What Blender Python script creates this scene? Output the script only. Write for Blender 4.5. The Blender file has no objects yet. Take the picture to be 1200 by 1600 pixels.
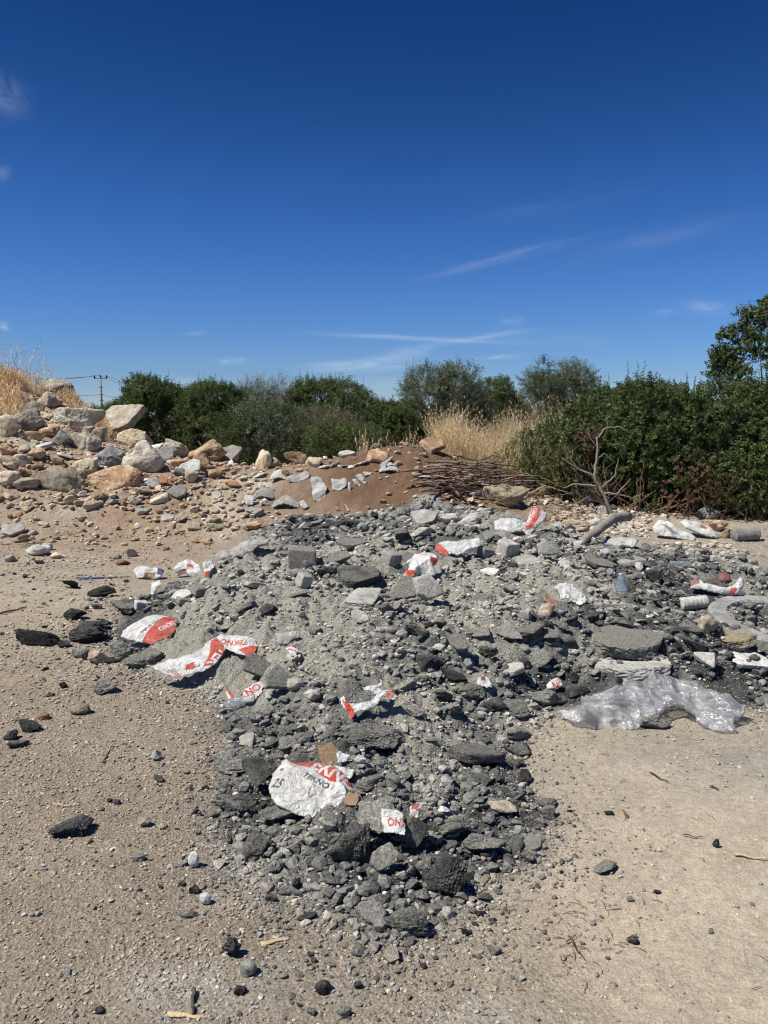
import bpy, bmesh, math, random
import numpy as np
from mathutils import Vector, Matrix
S = bpy.context.scene
COL = S.collection
R = math.radians
random.seed(7); RNG = np.random.default_rng(7)

# ------------------------------------------------------------------ camera
F = 1202.0; PITCH = R(7.1); CH = 1.6
cd = bpy.data.cameras.new('camera'); cam = bpy.data.objects.new('camera', cd); COL.objects.link(cam)
cam.location = (0, 0, CH); cam.rotation_euler = (math.pi/2 - PITCH, 0, 0)
cd.sensor_fit = 'VERTICAL'; cd.sensor_height = 24; cd.lens = 24*F/1600
cd.clip_start = 0.05; cd.clip_end = 6000
S.camera = cam
S.render.resolution_x = 768; S.render.resolution_y = 1024

# ------------------------------------------------------------------ light
SUN_EL = R(56)
SHAD = Vector((1.0, 0.42, 0)).normalized()          # the way shadows fall on the ground
sund = bpy.data.lights.new('sun', 'SUN'); sun = bpy.data.objects.new('sun', sund); COL.objects.link(sun)
sund.energy = 4.6; sund.angle = R(0.55); sund.color = (1.0, 0.955, 0.85)
sd = Vector((SHAD.x*math.cos(SUN_EL), SHAD.y*math.cos(SUN_EL), -math.sin(SUN_EL)))
sun.rotation_euler = sd.to_track_quat('-Z', 'Y').to_euler()
S.view_settings.view_transform = 'Standard'; S.view_settings.look = 'None'
S.view_settings.gamma = 1; S.view_settings.exposure = 0.47

def ray(px, py):
    dx = (px-600)/F; dz = -(py-800)/F
    return Vector((dx, math.cos(PITCH)+dz*math.sin(PITCH), -math.sin(PITCH)+dz*math.cos(PITCH)))

def build_world():
    w = bpy.data.worlds.new('World'); S.world = w; w.use_nodes = True
    nt = w.node_tree; nt.nodes.clear(); N = nt.nodes.new; L = nt.links.new
    out = N('ShaderNodeOutputWorld'); bg = N('ShaderNodeBackground'); bg.inputs[1].default_value = 0.088/.9
    sky = N('ShaderNodeTexSky'); sky.sky_type = 'NISHITA'; sky.sun_disc = False
    sky.sun_elevation = SUN_EL; sky.sun_rotation = math.atan2(-SHAD.x, -SHAD.y)
    sky.altitude = 0; sky.air_density = 1.15; sky.dust_density = 0.0; sky.ozone_density = 4.0
    hs = N('ShaderNodeHueSaturation'); hs.inputs['Saturation'].default_value = 1.12; hs.inputs['Hue'].default_value = 0.508
    L(sky.outputs[0], hs.inputs['Color'])
    tc = N('ShaderNodeTexCoord')
    # deep, clean blue air: the sky's own colour graded by elevation
    lin = lambda v: ((v/255+.055)/1.055)**2.4
    raw = [(83,115,164),(90,123,171),(104,138,182),(133,166,195),(171,194,196)]; want = [(22,61,125),(33,75,138),(50,99,170),(82,132,198),(116,158,204)]
    els = [.446,.357,.254,.136,.052]; E = .755
    sx = N('ShaderNodeSeparateXYZ'); L(tc.outputs['Generated'], sx.inputs[0]); cr = N('ShaderNodeValToRGB'); el = cr.color_ramp.elements
    stops = sorted([(e, tuple(min(1, lin(w)/lin(r)*E*.9) for w, r in zip(wa, ra))) for e, wa, ra in zip(els, want, raw)])
    stops = [(0.0, (.42,.56,.93))]+stops+[(1.0, (.20,.36,.62))]
    while len(el) < len(stops): el.new(.5)
    for k, (p_, c_) in enumerate(stops): el[k].position = p_; el[k].color = (*c_, 1)
    L(sx.outputs[2], cr.inputs[0]); mu = N('ShaderNodeMix'); mu.data_type = 'RGBA'; mu.blend_type = 'MULTIPLY'; mu.inputs[0].default_value = 1
    L(hs.outputs[0], mu.inputs[6]); L(cr.outputs[0], mu.inputs[7])
    def vdot(v):
        n = N('ShaderNodeVectorMath'); n.operation = 'DOT_PRODUCT'; L(tc.outputs['Generated'], n.inputs[0]); n.inputs[1].default_value = v; return n.outputs['Value']
    def mth(op, a, b=None, clamp=False):
        n = N('ShaderNodeMath'); n.operation = op; n.use_clamp = clamp
        for i, q in enumerate((a, b)):
            if q is None: continue
            if hasattr(q, 'links'): L(q, n.inputs[i])
            else: n.inputs[i].default_value = q
        return n.outputs[0]
    total = None
    # thin cirrus: centre, end of streak, half width (direction on the sky), strength
    wisps = [((785,404),(895,377),6,.13),((1020,376),(1150,345),12,.06),((865,322),(980,298),12,.03),
             ((650,528),(780,534),4.0,.30),((575,571),(660,566),9,.34),((635,553),(668,548),7,.26),((363,564),(382,562),5,.26),
             ((782,558),(812,556),3,.25),((255,598),(335,599),8,.18),((590,602),(700,604),14,.12),((-4,146),(34,162),18,.20),((-4,268),(10,276),9,.18),
             ((1105,481),(1140,484),9,.18),((800,502),(818,502),6,.12),((880,530),(980,528),9,.07),((5,510),(15,513),5,.3),((730,530),(820,518),5,.2),
             ((1040,489),(1060,487),4,.12),((305,521),(322,520),3,.12)]
    for i, (c, e, hw, st) in enumerate(wisps):
        cv = ray(*c).normalized(); ev = ray(*e).normalized(); t1 = (ev-cv*ev.dot(cv)); Lr = t1.length; t1.normalize()
        t2 = cv.cross(t1).normalized()
        nz = N('ShaderNodeTexNoise'); nz.noise_dimensions = '3D'; nz.inputs['Scale'].default_value = 1; nz.inputs['Detail'].default_value = 6
        nz.inputs['Roughness'].default_value = .6; nz.inputs['Distortion'].default_value = .6
        cx = N('ShaderNodeCombineXYZ'); a = vdot(t1); b = vdot(t2)
        W = hw/F
        L(mth('MULTIPLY', a, .9/Lr), cx.inputs[0]); L(mth('MULTIPLY', b, 0.55/W), cx.inputs[1]); cx.inputs[2].default_value = i*3.7
        L(cx.outputs[0], nz.inputs['Vector'])
        an = mth('MULTIPLY', a, 1/Lr); 
        wob = mth('MULTIPLY', mth('SUBTRACT', nz.outputs[0], .5), 1.6)
        bn = mth('ADD', mth('MULTIPLY', b, 1/W), wob)
        g = mth('ADD', mth('POWER', mth('ABSOLUTE', an), 2.6), mth('POWER', mth('ABSOLUTE', bn), 2.0))
        m = mth('POWER', 2.718, mth('MULTIPLY', g, -1.0))
        fr = mth('GREATER_THAN', vdot(cv), 0.2)
        k = mth('MULTIPLY', mth('MULTIPLY', mth('SUBTRACT', nz.outputs[0], .3), 2.6, True), st*1.5)
        m = mth('MULTIPLY', mth('MULTIPLY', m, fr), k)
        total = m if total is None else mth('ADD', total, m)
    total = mth('MINIMUM', total, .8)
    # very faint high veil
    mx = N('ShaderNodeMix'); mx.data_type = 'RGBA'
    L(total, mx.inputs[0]); L(mu.outputs[2], mx.inputs[6]); mx.inputs[7].default_value = (4.6, 5.3, 6.4, 1)
    L(mx.outputs[2], bg.inputs[0]); L(bg.outputs[0], out.inputs[0])
build_world()

# ------------------------------------------------------------------ noise
def _hash(ix, iy, iz, seed):
    M = np.uint32
    n = ix.astype(np.int64)*374761393 + iy.astype(np.int64)*668265263 + iz.astype(np.int64)*1274126177 + seed*974634777
    n = (n & 0xffffffff).astype(np.uint32)
    n = (n ^ (n >> M(13)))*M(1274126177); n = (n ^ (n >> M(16)))*M(2246822519); n = n ^ (n >> M(15))
    return n.astype(np.float64)/2147483647.5 - 1
def noise(x, y, z=None, seed=0):
    x = np.asarray(x, float); y = np.asarray(y, float)
    two = z is None
    x0 = np.floor(x); y0 = np.floor(y); fx = x-x0; fy = y-y0
    ux = fx*fx*fx*(fx*(fx*6-15)+10); uy = fy*fy*fy*(fy*(fy*6-15)+10)
    ix = x0.astype(np.int64); iy = y0.astype(np.int64)
    if two:
        iz = np.zeros_like(ix)
        a = _hash(ix, iy, iz, seed); b = _hash(ix+1, iy, iz, seed); c = _hash(ix, iy+1, iz, seed); d = _hash(ix+1, iy+1, iz, seed)
        return (a*(1-ux)+b*ux)*(1-uy) + (c*(1-ux)+d*ux)*uy
    z = np.asarray(z, float); z0 = np.floor(z); fz = z-z0; uz = fz*fz*fz*(fz*(fz*6-15)+10); iz = z0.astype(np.int64)
    r = []
    for k in (0, 1):
        a = _hash(ix, iy, iz+k, seed); b = _hash(ix+1, iy, iz+k, seed); c = _hash(ix, iy+1, iz+k, seed); d = _hash(ix+1, iy+1, iz+k, seed)
        r.append((a*(1-ux)+b*ux)*(1-uy) + (c*(1-ux)+d*ux)*uy)
    return r[0]*(1-uz)+r[1]*uz
def fbm(x, y, z=None, octv=4, seed=0, gain=.5, lac=2.03):
    t = 0; a = 1; f = 1; s = 0
    for i in range(octv):
        t = t + a*noise(x*f, y*f, None if z is None else z*f, seed+i*17); s += a; a *= gain; f *= lac
    return t/s
def sm(t):
    t = np.clip(t, 0, 1); return t*t*(3-2*t)

# ------------------------------------------------------------------ terrain shape
def unz(px, py, z=0.0):
    d = ray(px, py); t = (z-CH)/d.z; return (d.x*t, d.y*t)
HEAP = [unz(*p) for p in [(640,1478,0),(545,1432,0),(375,1345,0),(330,1250,0),(338,1170,0),(322,1100,0),(240,1050,0),(170,1000,.02),(215,930,.08),
        (320,868,.15),(420,830,.28),(560,797,.35),(700,790,.38),(850,806,.3),(960,862,.14),(1100,880,0),(1300,925,0),(1300,1105,0),(1150,1112,0),
        (872,1112,0),(812,1140,0),(822,1210,0),(868,1270,0),(845,1345,0),(728,1410,0)]]
def polysd(x, y, poly):
    x = np.asarray(x, float); y = np.asarray(y, float)
    d = np.full(x.shape, 1e9); ins = np.zeros(x.shape, bool); n = len(poly)
    for i in range(n):
        x1, y1 = poly[i]; x2, y2 = poly[(i+1) % n]
        ex, ey = x2-x1, y2-y1; L2 = ex*ex+ey*ey+1e-12
        t = np.clip(((x-x1)*ex+(y-y1)*ey)/L2, 0, 1)
        d = np.minimum(d, np.hypot(x-x1-t*ex, y-y1-t*ey))
        if y1 != y2:
            c = ((y1 > y) != (y2 > y)) & (x < ex*(y-y1)/(y2-y1)+x1); ins ^= c
    return np.where(ins, d, -d)
def heapd(x, y):
    w = .16*np.clip(y/6, .5, 1.5)
    return polysd(x+w*fbm(x*1.7, y*1.7, octv=3, seed=51), y+w*fbm(x*1.7+9, y*1.7, octv=3, seed=52), HEAP)
CRX = [-12,-7,-6,-5,-4.2,-3.3,-2.4,-1.6,-.8,-.2,.4,1.1,1.6,2.2,2.8,4,12]
CRZ = [1.6,1.5,1.42,1.20,1.02,.88,.80,.80,.90,1.06,1.14,.98,.66,.42,.28,.18,.18]
def zones(x, y):
    hd = heapd(x, y)
    heap = sm((hd+.06)/.16)
    berm = sm((y-9.2+.5*fbm(x*.6, y*.6, octv=2, seed=5))/1.6)*sm((3.4-x)/1.0)
    return hd, heap, berm
def H(x, y, fine=True):
    x = np.asarray(x, float); y = np.asarray(y, float)
    hd, heap, berm = zones(x, y)
    A = np.interp(y, [2,2.6,3.2,4,5,6,7,8,9,10,11], [.04,.10,.18,.26,.33,.40,.46,.50,.44,.36,.3])
    A = A*np.interp(x, [-4,-2.4,-1.2,1.2,2.2,3.5,6], [.35,.55,1,1,.72,.45,.35])
    z = A*sm(hd/.85)
    C = np.interp(x, CRX, CRZ); q = np.interp(x, [-8,-3,0,2,4], [13.2,12.6,12.0,12.2,12.5])
    up = sm((y-9.3)/(q-9.3)); dn = 1-.55*sm((y-q)/2.5); dn = dn*(1-.6*sm((y-22)/20))
    z = np.maximum(z, 0)+C*up*dn*(1-.0*x)
    z = z+1.58*np.exp(-((x+7.6)/1.9)**2-((y-15.6)/1.5)**2)+.35*np.exp(-((x+5.6)/.9)**2-((y-14.8)/.9)**2)
    z = z+.06*fbm(x*.35, y*.35, octv=2, seed=1)*sm(y/5)+.012*fbm(x*1.5, y*1.5, octv=3, seed=2)
    z = z+ .07*np.exp(-((x-1.55)/.8)**2-((y-3.0)/.5)**2)*0
    if fine:
        far = np.clip(9/np.maximum(y, 1), .3, 1)
        z = z+berm*(.11*fbm(x*1.6, y*1.6, octv=4, seed=11)+.03*np.abs(fbm(x*6, y*6, octv=3, seed=12)))*sm((40-y)/20)
        hl = sm(hd/.35)
        z = z+hl*(.085*fbm(x*1.9, y*1.9, octv=3, seed=21)+.055*(np.abs(fbm(x*5.2, y*5.2, octv=3, seed=22))*2-.5))
        z = z+heap*(.016*(1-2*np.abs(fbm(x*17, y*17, octv=3, seed=23)))+.006*fbm(x*45, y*45, octv=2, seed=24))
        z = z+(1-heap)*(.0045*fbm(x*9, y*9, octv=4, seed=31)+.0025*fbm(x*40, y*40, octv=2, seed=33)*sm((12-y)/6))
    return z
DUST = []
def dustf(x, y):
    """-1 black crumbly asphalt ... +1 pale powder, over the heap"""
    if not DUST:
        for q in [(330,900,70,40,.9),(430,930,110,60,1.0),(500,1010,90,45,.9),(560,850,90,25,.6),(640,1110,60,60,1.1),(680,1170,60,50,.9),(470,1110,60,40,.5),(700,930,80,30,.5),(820,900,70,25,.5),(590,960,80,40,.5),
            (790,1230,50,110,-.9),(560,1330,130,70,-.6),(700,1370,90,60,-1.3),(400,1230,60,60,-.9),(870,1085,110,35,-1.2),(1090,1010,120,90,-1.0),(170,985,90,60,-1.3),(500,812,110,22,-.3),(700,1050,60,40,-.5),(1060,920,70,35,-.9),(560,1160,70,35,-.7),(250,925,40,30,-.7),(640,850,60,20,-.5),(1000,880,80,20,-.6),(800,1060,70,30,-.8)]:
            P = hit(q[0], q[1]); P1 = hit(q[0], q[1]-q[3]); P2 = hit(q[0], q[1]+q[3]); DUST.append((P.x, P.y, q[2]*P.y/F, max((P1.y-P2.y)/2, .1), q[4]))
    t = np.zeros_like(np.asarray(x, float))
    for (a, b, c, d, k) in list(DUST): t = t+k*np.exp(-((x-a)/c)**2-((y-b)/d)**2)
    return np.clip(t+1.3*fbm(x*1.6+3, y*1.6, octv=4, seed=68, gain=.6)+.7*fbm(x*6, y*6, octv=3, seed=69), -1, 1)
def hit(px, py):
    d = ray(px, py); t = np.concatenate([np.linspace(1.3, 6, 500), np.linspace(6.01, 22, 900)])/d.y
    X = d.x*t; Y = d.y*t; Z = CH+d.z*t; h = H(X, Y)
    k = np.nonzero(Z <= h)[0]
    i = k[0] if len(k) else len(t)-1
    if Y[i] > (14.6 if px > 200 else 17.2):      # the ray clears the crest: stand on the crest
        w = np.nonzero((Y > 10) & (Y < (14 if px > 200 else 16.5)))[0]; i = w[np.argmin((Z-h)[w])]
    return Vector((X[i], Y[i], h[i]))
def Py(px, py, Y):
    d = ray(px, py); t = Y/d.y; return Vector((d.x*t, Y, CH+d.z*t))
def proj(x, y, z):
    v = np.stack([x, y*math.cos(PITCH)-(z-CH)*math.sin(PITCH), y*math.sin(PITCH)+(z-CH)*math.cos(PITCH)])
    return 600+F*v[0]/v[1], 800-F*v[2]/v[1]

# ------------------------------------------------------------------ mesh helpers
def raw_mesh(name, V, quads=None, tris=None, col=None, smooth=True, mats=None, mi=None):
    me = bpy.data.meshes.new(name); V = np.asarray(V, np.float32)
    qs = np.zeros((0, 4), np.int32) if quads is None else np.asarray(quads, np.int32)
    ts = np.zeros((0, 3), np.int32) if tris is None else np.asarray(tris, np.int32)
    me.vertices.add(len(V)); me.vertices.foreach_set('co', V.ravel())
    nl = qs.size+ts.size; me.loops.add(nl); me.loops.foreach_set('vertex_index', np.concatenate([qs.ravel(), ts.ravel()]))
    npoly = len(qs)+len(ts); me.polygons.add(npoly)
    st = np.concatenate([np.arange(len(qs))*4, qs.size+np.arange(len(ts))*3]).astype(np.int32)
    me.polygons.foreach_set('loop_start', st)
    me.polygons.foreach_set('use_smooth', np.full(npoly, smooth))
    if mi is not None: me.polygons.foreach_set('material_index', np.asarray(mi, np.int32))
    if col is not None:
        c = np.ones((len(V), 4), np.float32); c[:, :3] = col
        at = me.color_attributes.new('Col', 'FLOAT_COLOR', 'POINT'); at.data.foreach_set('color', c.ravel())
    me.update(calc_edges=True)
    if mats: [me.materials.append(m) for m in mats]
    return me
def link(name, me, parent=None, loc=None, label=None, cat=None, group=None, kind=None):
    o = bpy.data.objects.new(name, me); COL.objects.link(o)
    if parent is not None: o.parent = parent
    if loc is not None: o.location = loc
    return tag(o, label, cat, group, kind)
def tag(o, label=None, cat=None, group=None, kind=None):
    if label: o['label'] = label
    if cat: o['category'] = cat
    if group: o['group'] = group
    if kind: o['kind'] = kind
    return o
def empty(name, loc=(0, 0, 0), **k):
    return link(name, None, loc=loc, **k)
_ico = {}
def ico(level):
    if level not in _ico:
        bm = bmesh.new(); bmesh.ops.create_icosphere(bm, subdivisions=level, radius=1)
        bm.verts.ensure_lookup_table()
        _ico[level] = (np.array([v.co[:] for v in bm.verts]), np.array([[v.index for v in f.verts] for f in bm.faces])); bm.free()
    return _ico[level]
def tube(pts, rad, n=6, cap=True):
    """swept tube -> verts, quads, tris"""
    pts = [Vector(p) for p in pts]; V = []; Q = []; T = []
    prev = None
    for i, p in enumerate(pts):
        t = (pts[min(i+1, len(pts)-1)]-pts[max(i-1, 0)]).normalized()
        a = prev if prev is not None else (Vector((0, 0, 1)) if abs(t.z) < .9 else Vector((1, 0, 0)))
        u = (a-t*a.dot(t)).normalized(); prev = u; w = t.cross(u)
        r = rad[i] if hasattr(rad, '__len__') else rad
        for k in range(n):
            an = 2*math.pi*k/n; V.append(p+(u*math.cos(an)+w*math.sin(an))*r)
    for i in range(len(pts)-1):
        for k in range(n):
            Q.append((i*n+k, i*n+(k+1) % n, (i+1)*n+(k+1) % n, (i+1)*n+k))
    if cap:
        for base, rev in ((0, True), ((len(pts)-1)*n, False)):
            c = len(V); V.append(pts[0] if rev else pts[-1])
            for k in range(n):
                a, b = base+k, base+(k+1) % n
                T.append((c, b, a) if rev else (c, a, b))
    return np.array([v[:] for v in V]), Q, T
def join(parts):
    V = []; Q = []; T = []; o = 0
    for v, q, t in parts:
        V.append(v); Q += [tuple(i+o for i in f) for f in q]; T += [tuple(i+o for i in f) for f in t]; o += len(v)
    return np.concatenate(V), Q, T
def wander(a, b, n, amp, seed):
    r = random.Random(seed); a = Vector(a); b = Vector(b); P = []; off = Vector((0, 0, 0))
    for i in range(n+1):
        t = i/n; P.append(a.lerp(b, t)+off*math.sin(math.pi*min(t*1.2, 1))); off += Vector((r.gauss(0, amp), r.gauss(0, amp), r.gauss(0, amp)))
    return P

# ------------------------------------------------------------------ materials
def nodes(name):
    m = bpy.data.materials.new(name); m.use_nodes = True; nt = m.node_tree
    b = nt.nodes['Principled BSDF']; b.inputs['Roughness'].default_value = .95; b.inputs['Specular IOR Level'].default_value = .15
    return m, nt, b
def nz(nt, vec, scale, detail=5, rough=.6, dist=0):
    n = nt.nodes.new('ShaderNodeTexNoise'); n.inputs['Scale'].default_value = scale; n.inputs['Detail'].default_value = detail
    n.inputs['Roughness'].default_value = rough; n.inputs['Distortion'].default_value = dist; nt.links.new(vec, n.inputs['Vector']); return n.outputs[0]
def ramp(nt, fac, stops, interp='LINEAR'):
    n = nt.nodes.new('ShaderNodeValToRGB'); n.color_ramp.interpolation = interp; e = n.color_ramp.elements
    while len(e) < len(stops): e.new(.5)
    for k, (p, c) in enumerate(stops):
        e[k].position = p; e[k].color = (c, c, c, 1) if not hasattr(c, '__len__') else (*c, 1)
    nt.links.new(fac, n.inputs[0]); return n.outputs[0]
def mix(nt, fac, a, b, mode='MIX'):
    n = nt.nodes.new('ShaderNodeMix'); n.data_type = 'RGBA'; n.blend_type = mode
    for i, q in ((0, fac), (6, a), (7, b)):
        if hasattr(q, 'links'): nt.links.new(q, n.inputs[i])
        else: n.inputs[i].default_value = (*q, 1) if hasattr(q, '__len__') else q
    return n.outputs[2]
def math_(nt, op, a, b=None, clamp=False):
    n = nt.nodes.new('ShaderNodeMath'); n.operation = op; n.use_clamp = clamp
    for i, q in enumerate((a, b)):
        if q is None: continue
        if hasattr(q, 'links'): nt.links.new(q, n.inputs[i])
        else: n.inputs[i].default_value = q
    return n.outputs[0]
def bump(nt, b, h, dist, strength=1.0, chain=None):
    n = nt.nodes.new('ShaderNodeBump'); n.inputs['Distance'].default_value = dist; n.inputs['Strength'].default_value = strength
    nt.links.new(h, n.inputs['Height'])
    if chain is not None: nt.links.new(chain, n.inputs['Normal'])
    nt.links.new(n.outputs[0], b.inputs['Normal']); return n.outputs[0]
def pos(nt):
    n = nt.nodes.new('ShaderNodeNewGeometry'); return n.outputs['Position']
def voro(nt, vec, scale, out='Distance', feat='F1'):
    n = nt.nodes.new('ShaderNodeTexVoronoi'); n.feature = feat; n.inputs['Scale'].default_value = scale; nt.links.new(vec, n.inputs['Vector']); return n.outputs[out]
def attr(nt, name='Col'):
    n = nt.nodes.new('ShaderNodeAttribute'); n.attribute_name = name; return n.outputs['Color']
def orand(nt):
    n = nt.nodes.new('ShaderNodeObjectInfo'); return n.outputs['Random']

def mat_rock(name, c1, c2, c3, bs=1.0, speck=None, var=.35, scale=1.0):
    m, nt, b = nodes(name); p = pos(nt)
    a = ramp(nt, nz(nt, p, 6*scale, 9, .72, .6), [(.36, c1), (.50, c2), (.64, c3)])
    f = ramp(nt, nz(nt, p, 50*scale, 6, .75), [(.3, .60), (.7, 1.30)])
    a = mix(nt, 1.0, a, f, 'MULTIPLY')
    st = ramp(nt, nz(nt, p, 3.3*scale, 8, .75, 1.0), [(.50, 0.0), (.62, .55)]); a = mix(nt, st, a, tuple(min(1, q*w) for q, w in zip(c2, (.62, .55, .48))))
    li = ramp(nt, nz(nt, p, 11*scale, 8, .8, .3), [(.56, 0.0), (.66, .5)]); a = mix(nt, li, a, tuple(q*1.12 for q in c3))
    v = ramp(nt, orand(nt), [(0, 1-var), (1, 1+var)]); a = mix(nt, 1.0, a, v, 'MULTIPLY')
    if speck:
        s = ramp(nt, voro(nt, p, 130*scale), [(.16, 1.0), (.24, 0.0)]); s2 = ramp(nt, nz(nt, p, 40, 2), [(.5, 0.0), (.62, 1.0)])
        a = mix(nt, math_(nt, 'MULTIPLY', s, s2), a, speck)
    nt.links.new(a, b.inputs['Base Color'])
    ch = bump(nt, b, nz(nt, p, 9*scale, 10, .72, .5), .06*bs)
    bump(nt, b, nz(nt, p, 170*scale, 4, .7), .005*bs, 1, ch)
    return m
def mat_asphalt(name, dark, mid, dust, dustamt=.5, bs=1.0):
    m, nt, b = nodes(name); p = pos(nt)
    a = ramp(nt, nz(nt, p, 22, 6, .7), [(.35, dark), (.62, mid)])
    g = nt.nodes.new('ShaderNodeNewGeometry'); sx = nt.nodes.new('ShaderNodeSeparateXYZ'); nt.links.new(g.outputs['True Normal'], sx.inputs[0])
    d = nz(nt, p, 9, 6, .65); d = math_(nt, 'ADD', d, math_(nt, 'MULTIPLY', sx.outputs[2], .13))
    d = math_(nt, 'ADD', d, math_(nt, 'MULTIPLY', orand(nt), .12))
    k = .72-.25*dustamt
    dm = ramp(nt, d, [(k-.07, 0.0), (k+.1, 1.0)])
    a = mix(nt, math_(nt, 'MULTIPLY', dm, .85), a, dust)
    hf = ramp(nt, nz(nt, p, 95, 5, .8), [(.36, .45), (.50, .95), (.62, 1.65)]); a = mix(nt, 1.0, a, hf, 'MULTIPLY')
    s = ramp(nt, voro(nt, p, 100), [(.18, 1.0), (.27, 0.0)]); s2 = ramp(nt, nz(nt, p, 45, 2), [(.50, 0.0), (.58, 1.0)])
    a = mix(nt, math_(nt, 'MULTIPLY', s, math_(nt, 'MULTIPLY', s2, .8)), a, (.46, .455, .42))
    v = ramp(nt, orand(nt), [(0, .7), (1, 1.3)]); a = mix(nt, 1.0, a, v, 'MULTIPLY')
    nt.links.new(a, b.inputs['Base Color']); b.inputs['Roughness'].default_value = .8; b.inputs['Specular IOR Level'].default_value = .3
    ch = bump(nt, b, nz(nt, p, 30, 10, .78, .4), .036*bs)
    ch = bump(nt, b, nz(nt, p, 70, 6, .8), .032*bs, 1, ch)
    bump(nt, b, nz(nt, p, 210, 3, .7), .006*bs, 1, ch)
    return m
M = {}
M['asph'] = mat_asphalt('asphalt', (.072, .073, .070), (.19, .19, .178), (.37, .36, .315), .65)
M['black'] = mat_asphalt('fresh_asphalt', (.019, .019, .020), (.058, .059, .062), (.16, .16, .15), .3)
M['grey'] = mat_asphalt('dusty_asphalt', (.15, .15, .14), (.275, .27, .24), (.41, .39, .335), 1.0, .8)
M['conc'] = mat_rock('concrete', (.26, .255, .235), (.38, .37, .335), (.47, .455, .41), .5)
M['pale'] = mat_rock('pale_concrete', (.36, .355, .325), (.48, .47, .435), (.58, .57, .53), .35)
M['lime'] = mat_rock('limestone', (.32, .26, .19), (.52, .445, .34), (.64, .575, .47), 1)
M['greylime'] = mat_rock('grey_limestone', (.27, .235, .185), (.46, .415, .335), (.62, .575, .48), 1)
M['orange'] = mat_rock('iron_stained_limestone', (.30, .16, .085), (.47, .31, .19), (.60, .50, .37), 1)
M['brick'] = mat_rock('fired_clay', (.30, .12, .06), (.40, .19, .11), (.42, .24, .16), .5)
M['bluegrey'] = mat_rock('blue_grey_stone', (.14, .14, .14), (.24, .24, .235), (.38, .375, .36), 1)
M['cream'] = mat_rock('cream_stone', (.48, .38, .25), (.62, .52, .36), (.70, .62, .48), 1)
def mat_attr(name, bs=1.4, scale=1.2, rough=.95, lo=.5, hi=1.5):
    m, nt, b = nodes(name); p = pos(nt)
    f = ramp(nt, nz(nt, p, 90*scale, 4, .7), [(.3, lo), (.7, hi)])
    nt.links.new(mix(nt, 1.0, attr(nt), f, 'MULTIPLY'), b.inputs['Base Color']); b.inputs['Roughness'].default_value = rough
    bump(nt, b, nz(nt, p, 60*scale, 5, .7), .006*bs)
    return m
M['gravel'] = mat_attr('gravel')
def mat_ground():
    m, nt, b = nodes('ground_soil'); p = pos(nt); c = attr(nt)
    f1 = ramp(nt, nz(nt, p, 3.2, 6, .65), [(.3, .88), (.7, 1.12)])
    f2 = ramp(nt, nz(nt, p, 38, 6, .75), [(.28, .72), (.72, 1.28)])
    f3 = ramp(nt, nz(nt, p, 160, 3, .7), [(.3, .70), (.7, 1.30)])
    c = mix(nt, 1.0, c, f1, 'MULTIPLY'); c = mix(nt, 1.0, c, f2, 'MULTIPLY'); c = mix(nt, 1.0, c, f3, 'MULTIPLY')
    rough = attr(nt, 'Rough')
    # pale and dark grit embedded in the soil
    cell = voro(nt, p, 75, 'Color'); bw = nt.nodes.new('ShaderNodeRGBToBW'); nt.links.new(cell, bw.inputs[0])
    core = ramp(nt, voro(nt, p, 75), [(.22, 1.0), (.36, 0.0)])
    gp = ramp(nt, bw.outputs[0], [(.70, 0.0), (.72, 1.0)]); gd = ramp(nt, bw.outputs[0], [(.27, 1.0), (.29, 0.0)])
    c2 = mix(nt, math_(nt, 'MULTIPLY', core, math_(nt, 'MULTIPLY', gp, rough)), c, mix(nt, .55, c, (.62, .58, .50)))
    c3 = mix(nt, math_(nt, 'MULTIPLY', core, math_(nt, 'MULTIPLY', gd, math_(nt, 'MULTIPLY', rough, .8))), c2, mix(nt, .7, c2, (.09, .085, .08)))
    nt.links.new(c3, b.inputs['Base Color'])
    ch = bump(nt, b, math_(nt, 'MULTIPLY', nz(nt, p, 26, 9, .76), math_(nt, 'ADD', math_(nt, 'MULTIPLY', rough, .8), .2)), .034)
    ch = bump(nt, b, nz(nt, p, 150, 4, .7), .004, 1, ch)
    bump(nt, b, math_(nt, 'MULTIPLY', voro(nt, p, 75), rough), -.006, 1, ch)
    return m
M['ground'] = mat_ground()
def mat_leaf(name, trans=.22, rough=.62, spec=.18, tt=(1.1, 1.3, .5)):
    m, nt, b = nodes(name); c = attr(nt)
    b.inputs['Roughness'].default_value = rough; b.inputs['Specular IOR Level'].default_value = spec
    nt.links.new(c, b.inputs['Base Color'])
    t = nt.nodes.new('ShaderNodeBsdfTranslucent'); c2 = mix(nt, 1.0, c, tt, 'MULTIPLY'); nt.links.new(c2, t.inputs[0])
    ms = nt.nodes.new('ShaderNodeMixShader'); ms.inputs[0].default_value = trans
    nt.links.new(b.outputs[0], ms.inputs[1]); nt.links.new(t.outputs[0], ms.inputs[2])
    nt.links.new(ms.outputs[0], nt.nodes['Material Output'].inputs[0]); return m
M['leaf'] = mat_leaf('leaves'); M['straw'] = mat_leaf('dry_straw', .4, .8, .1, (1.1, 1.0, .8))
def mat_wood(name, c1, c2):
    m, nt, b = nodes(name); p = pos(nt)
    nt.links.new(ramp(nt, nz(nt, p, 30, 5, .6), [(.3, c1), (.7, c2)]), b.inputs['Base Color']); bump(nt, b, nz(nt, p, 70, 4), .006); return m
M['bark'] = mat_wood('bark', (.06, .045, .035), (.14, .11, .085)); M['deadwood'] = mat_wood('grey_dead_wood', (.17, .145, .12), (.32, .285, .24))
M['twig'] = mat_wood('brown_twig', (.11, .065, .04), (.24, .16, .11)); M['cutwood'] = mat_wood('cut_wood', (.42, .33, .18), (.55, .45, .28))
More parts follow.
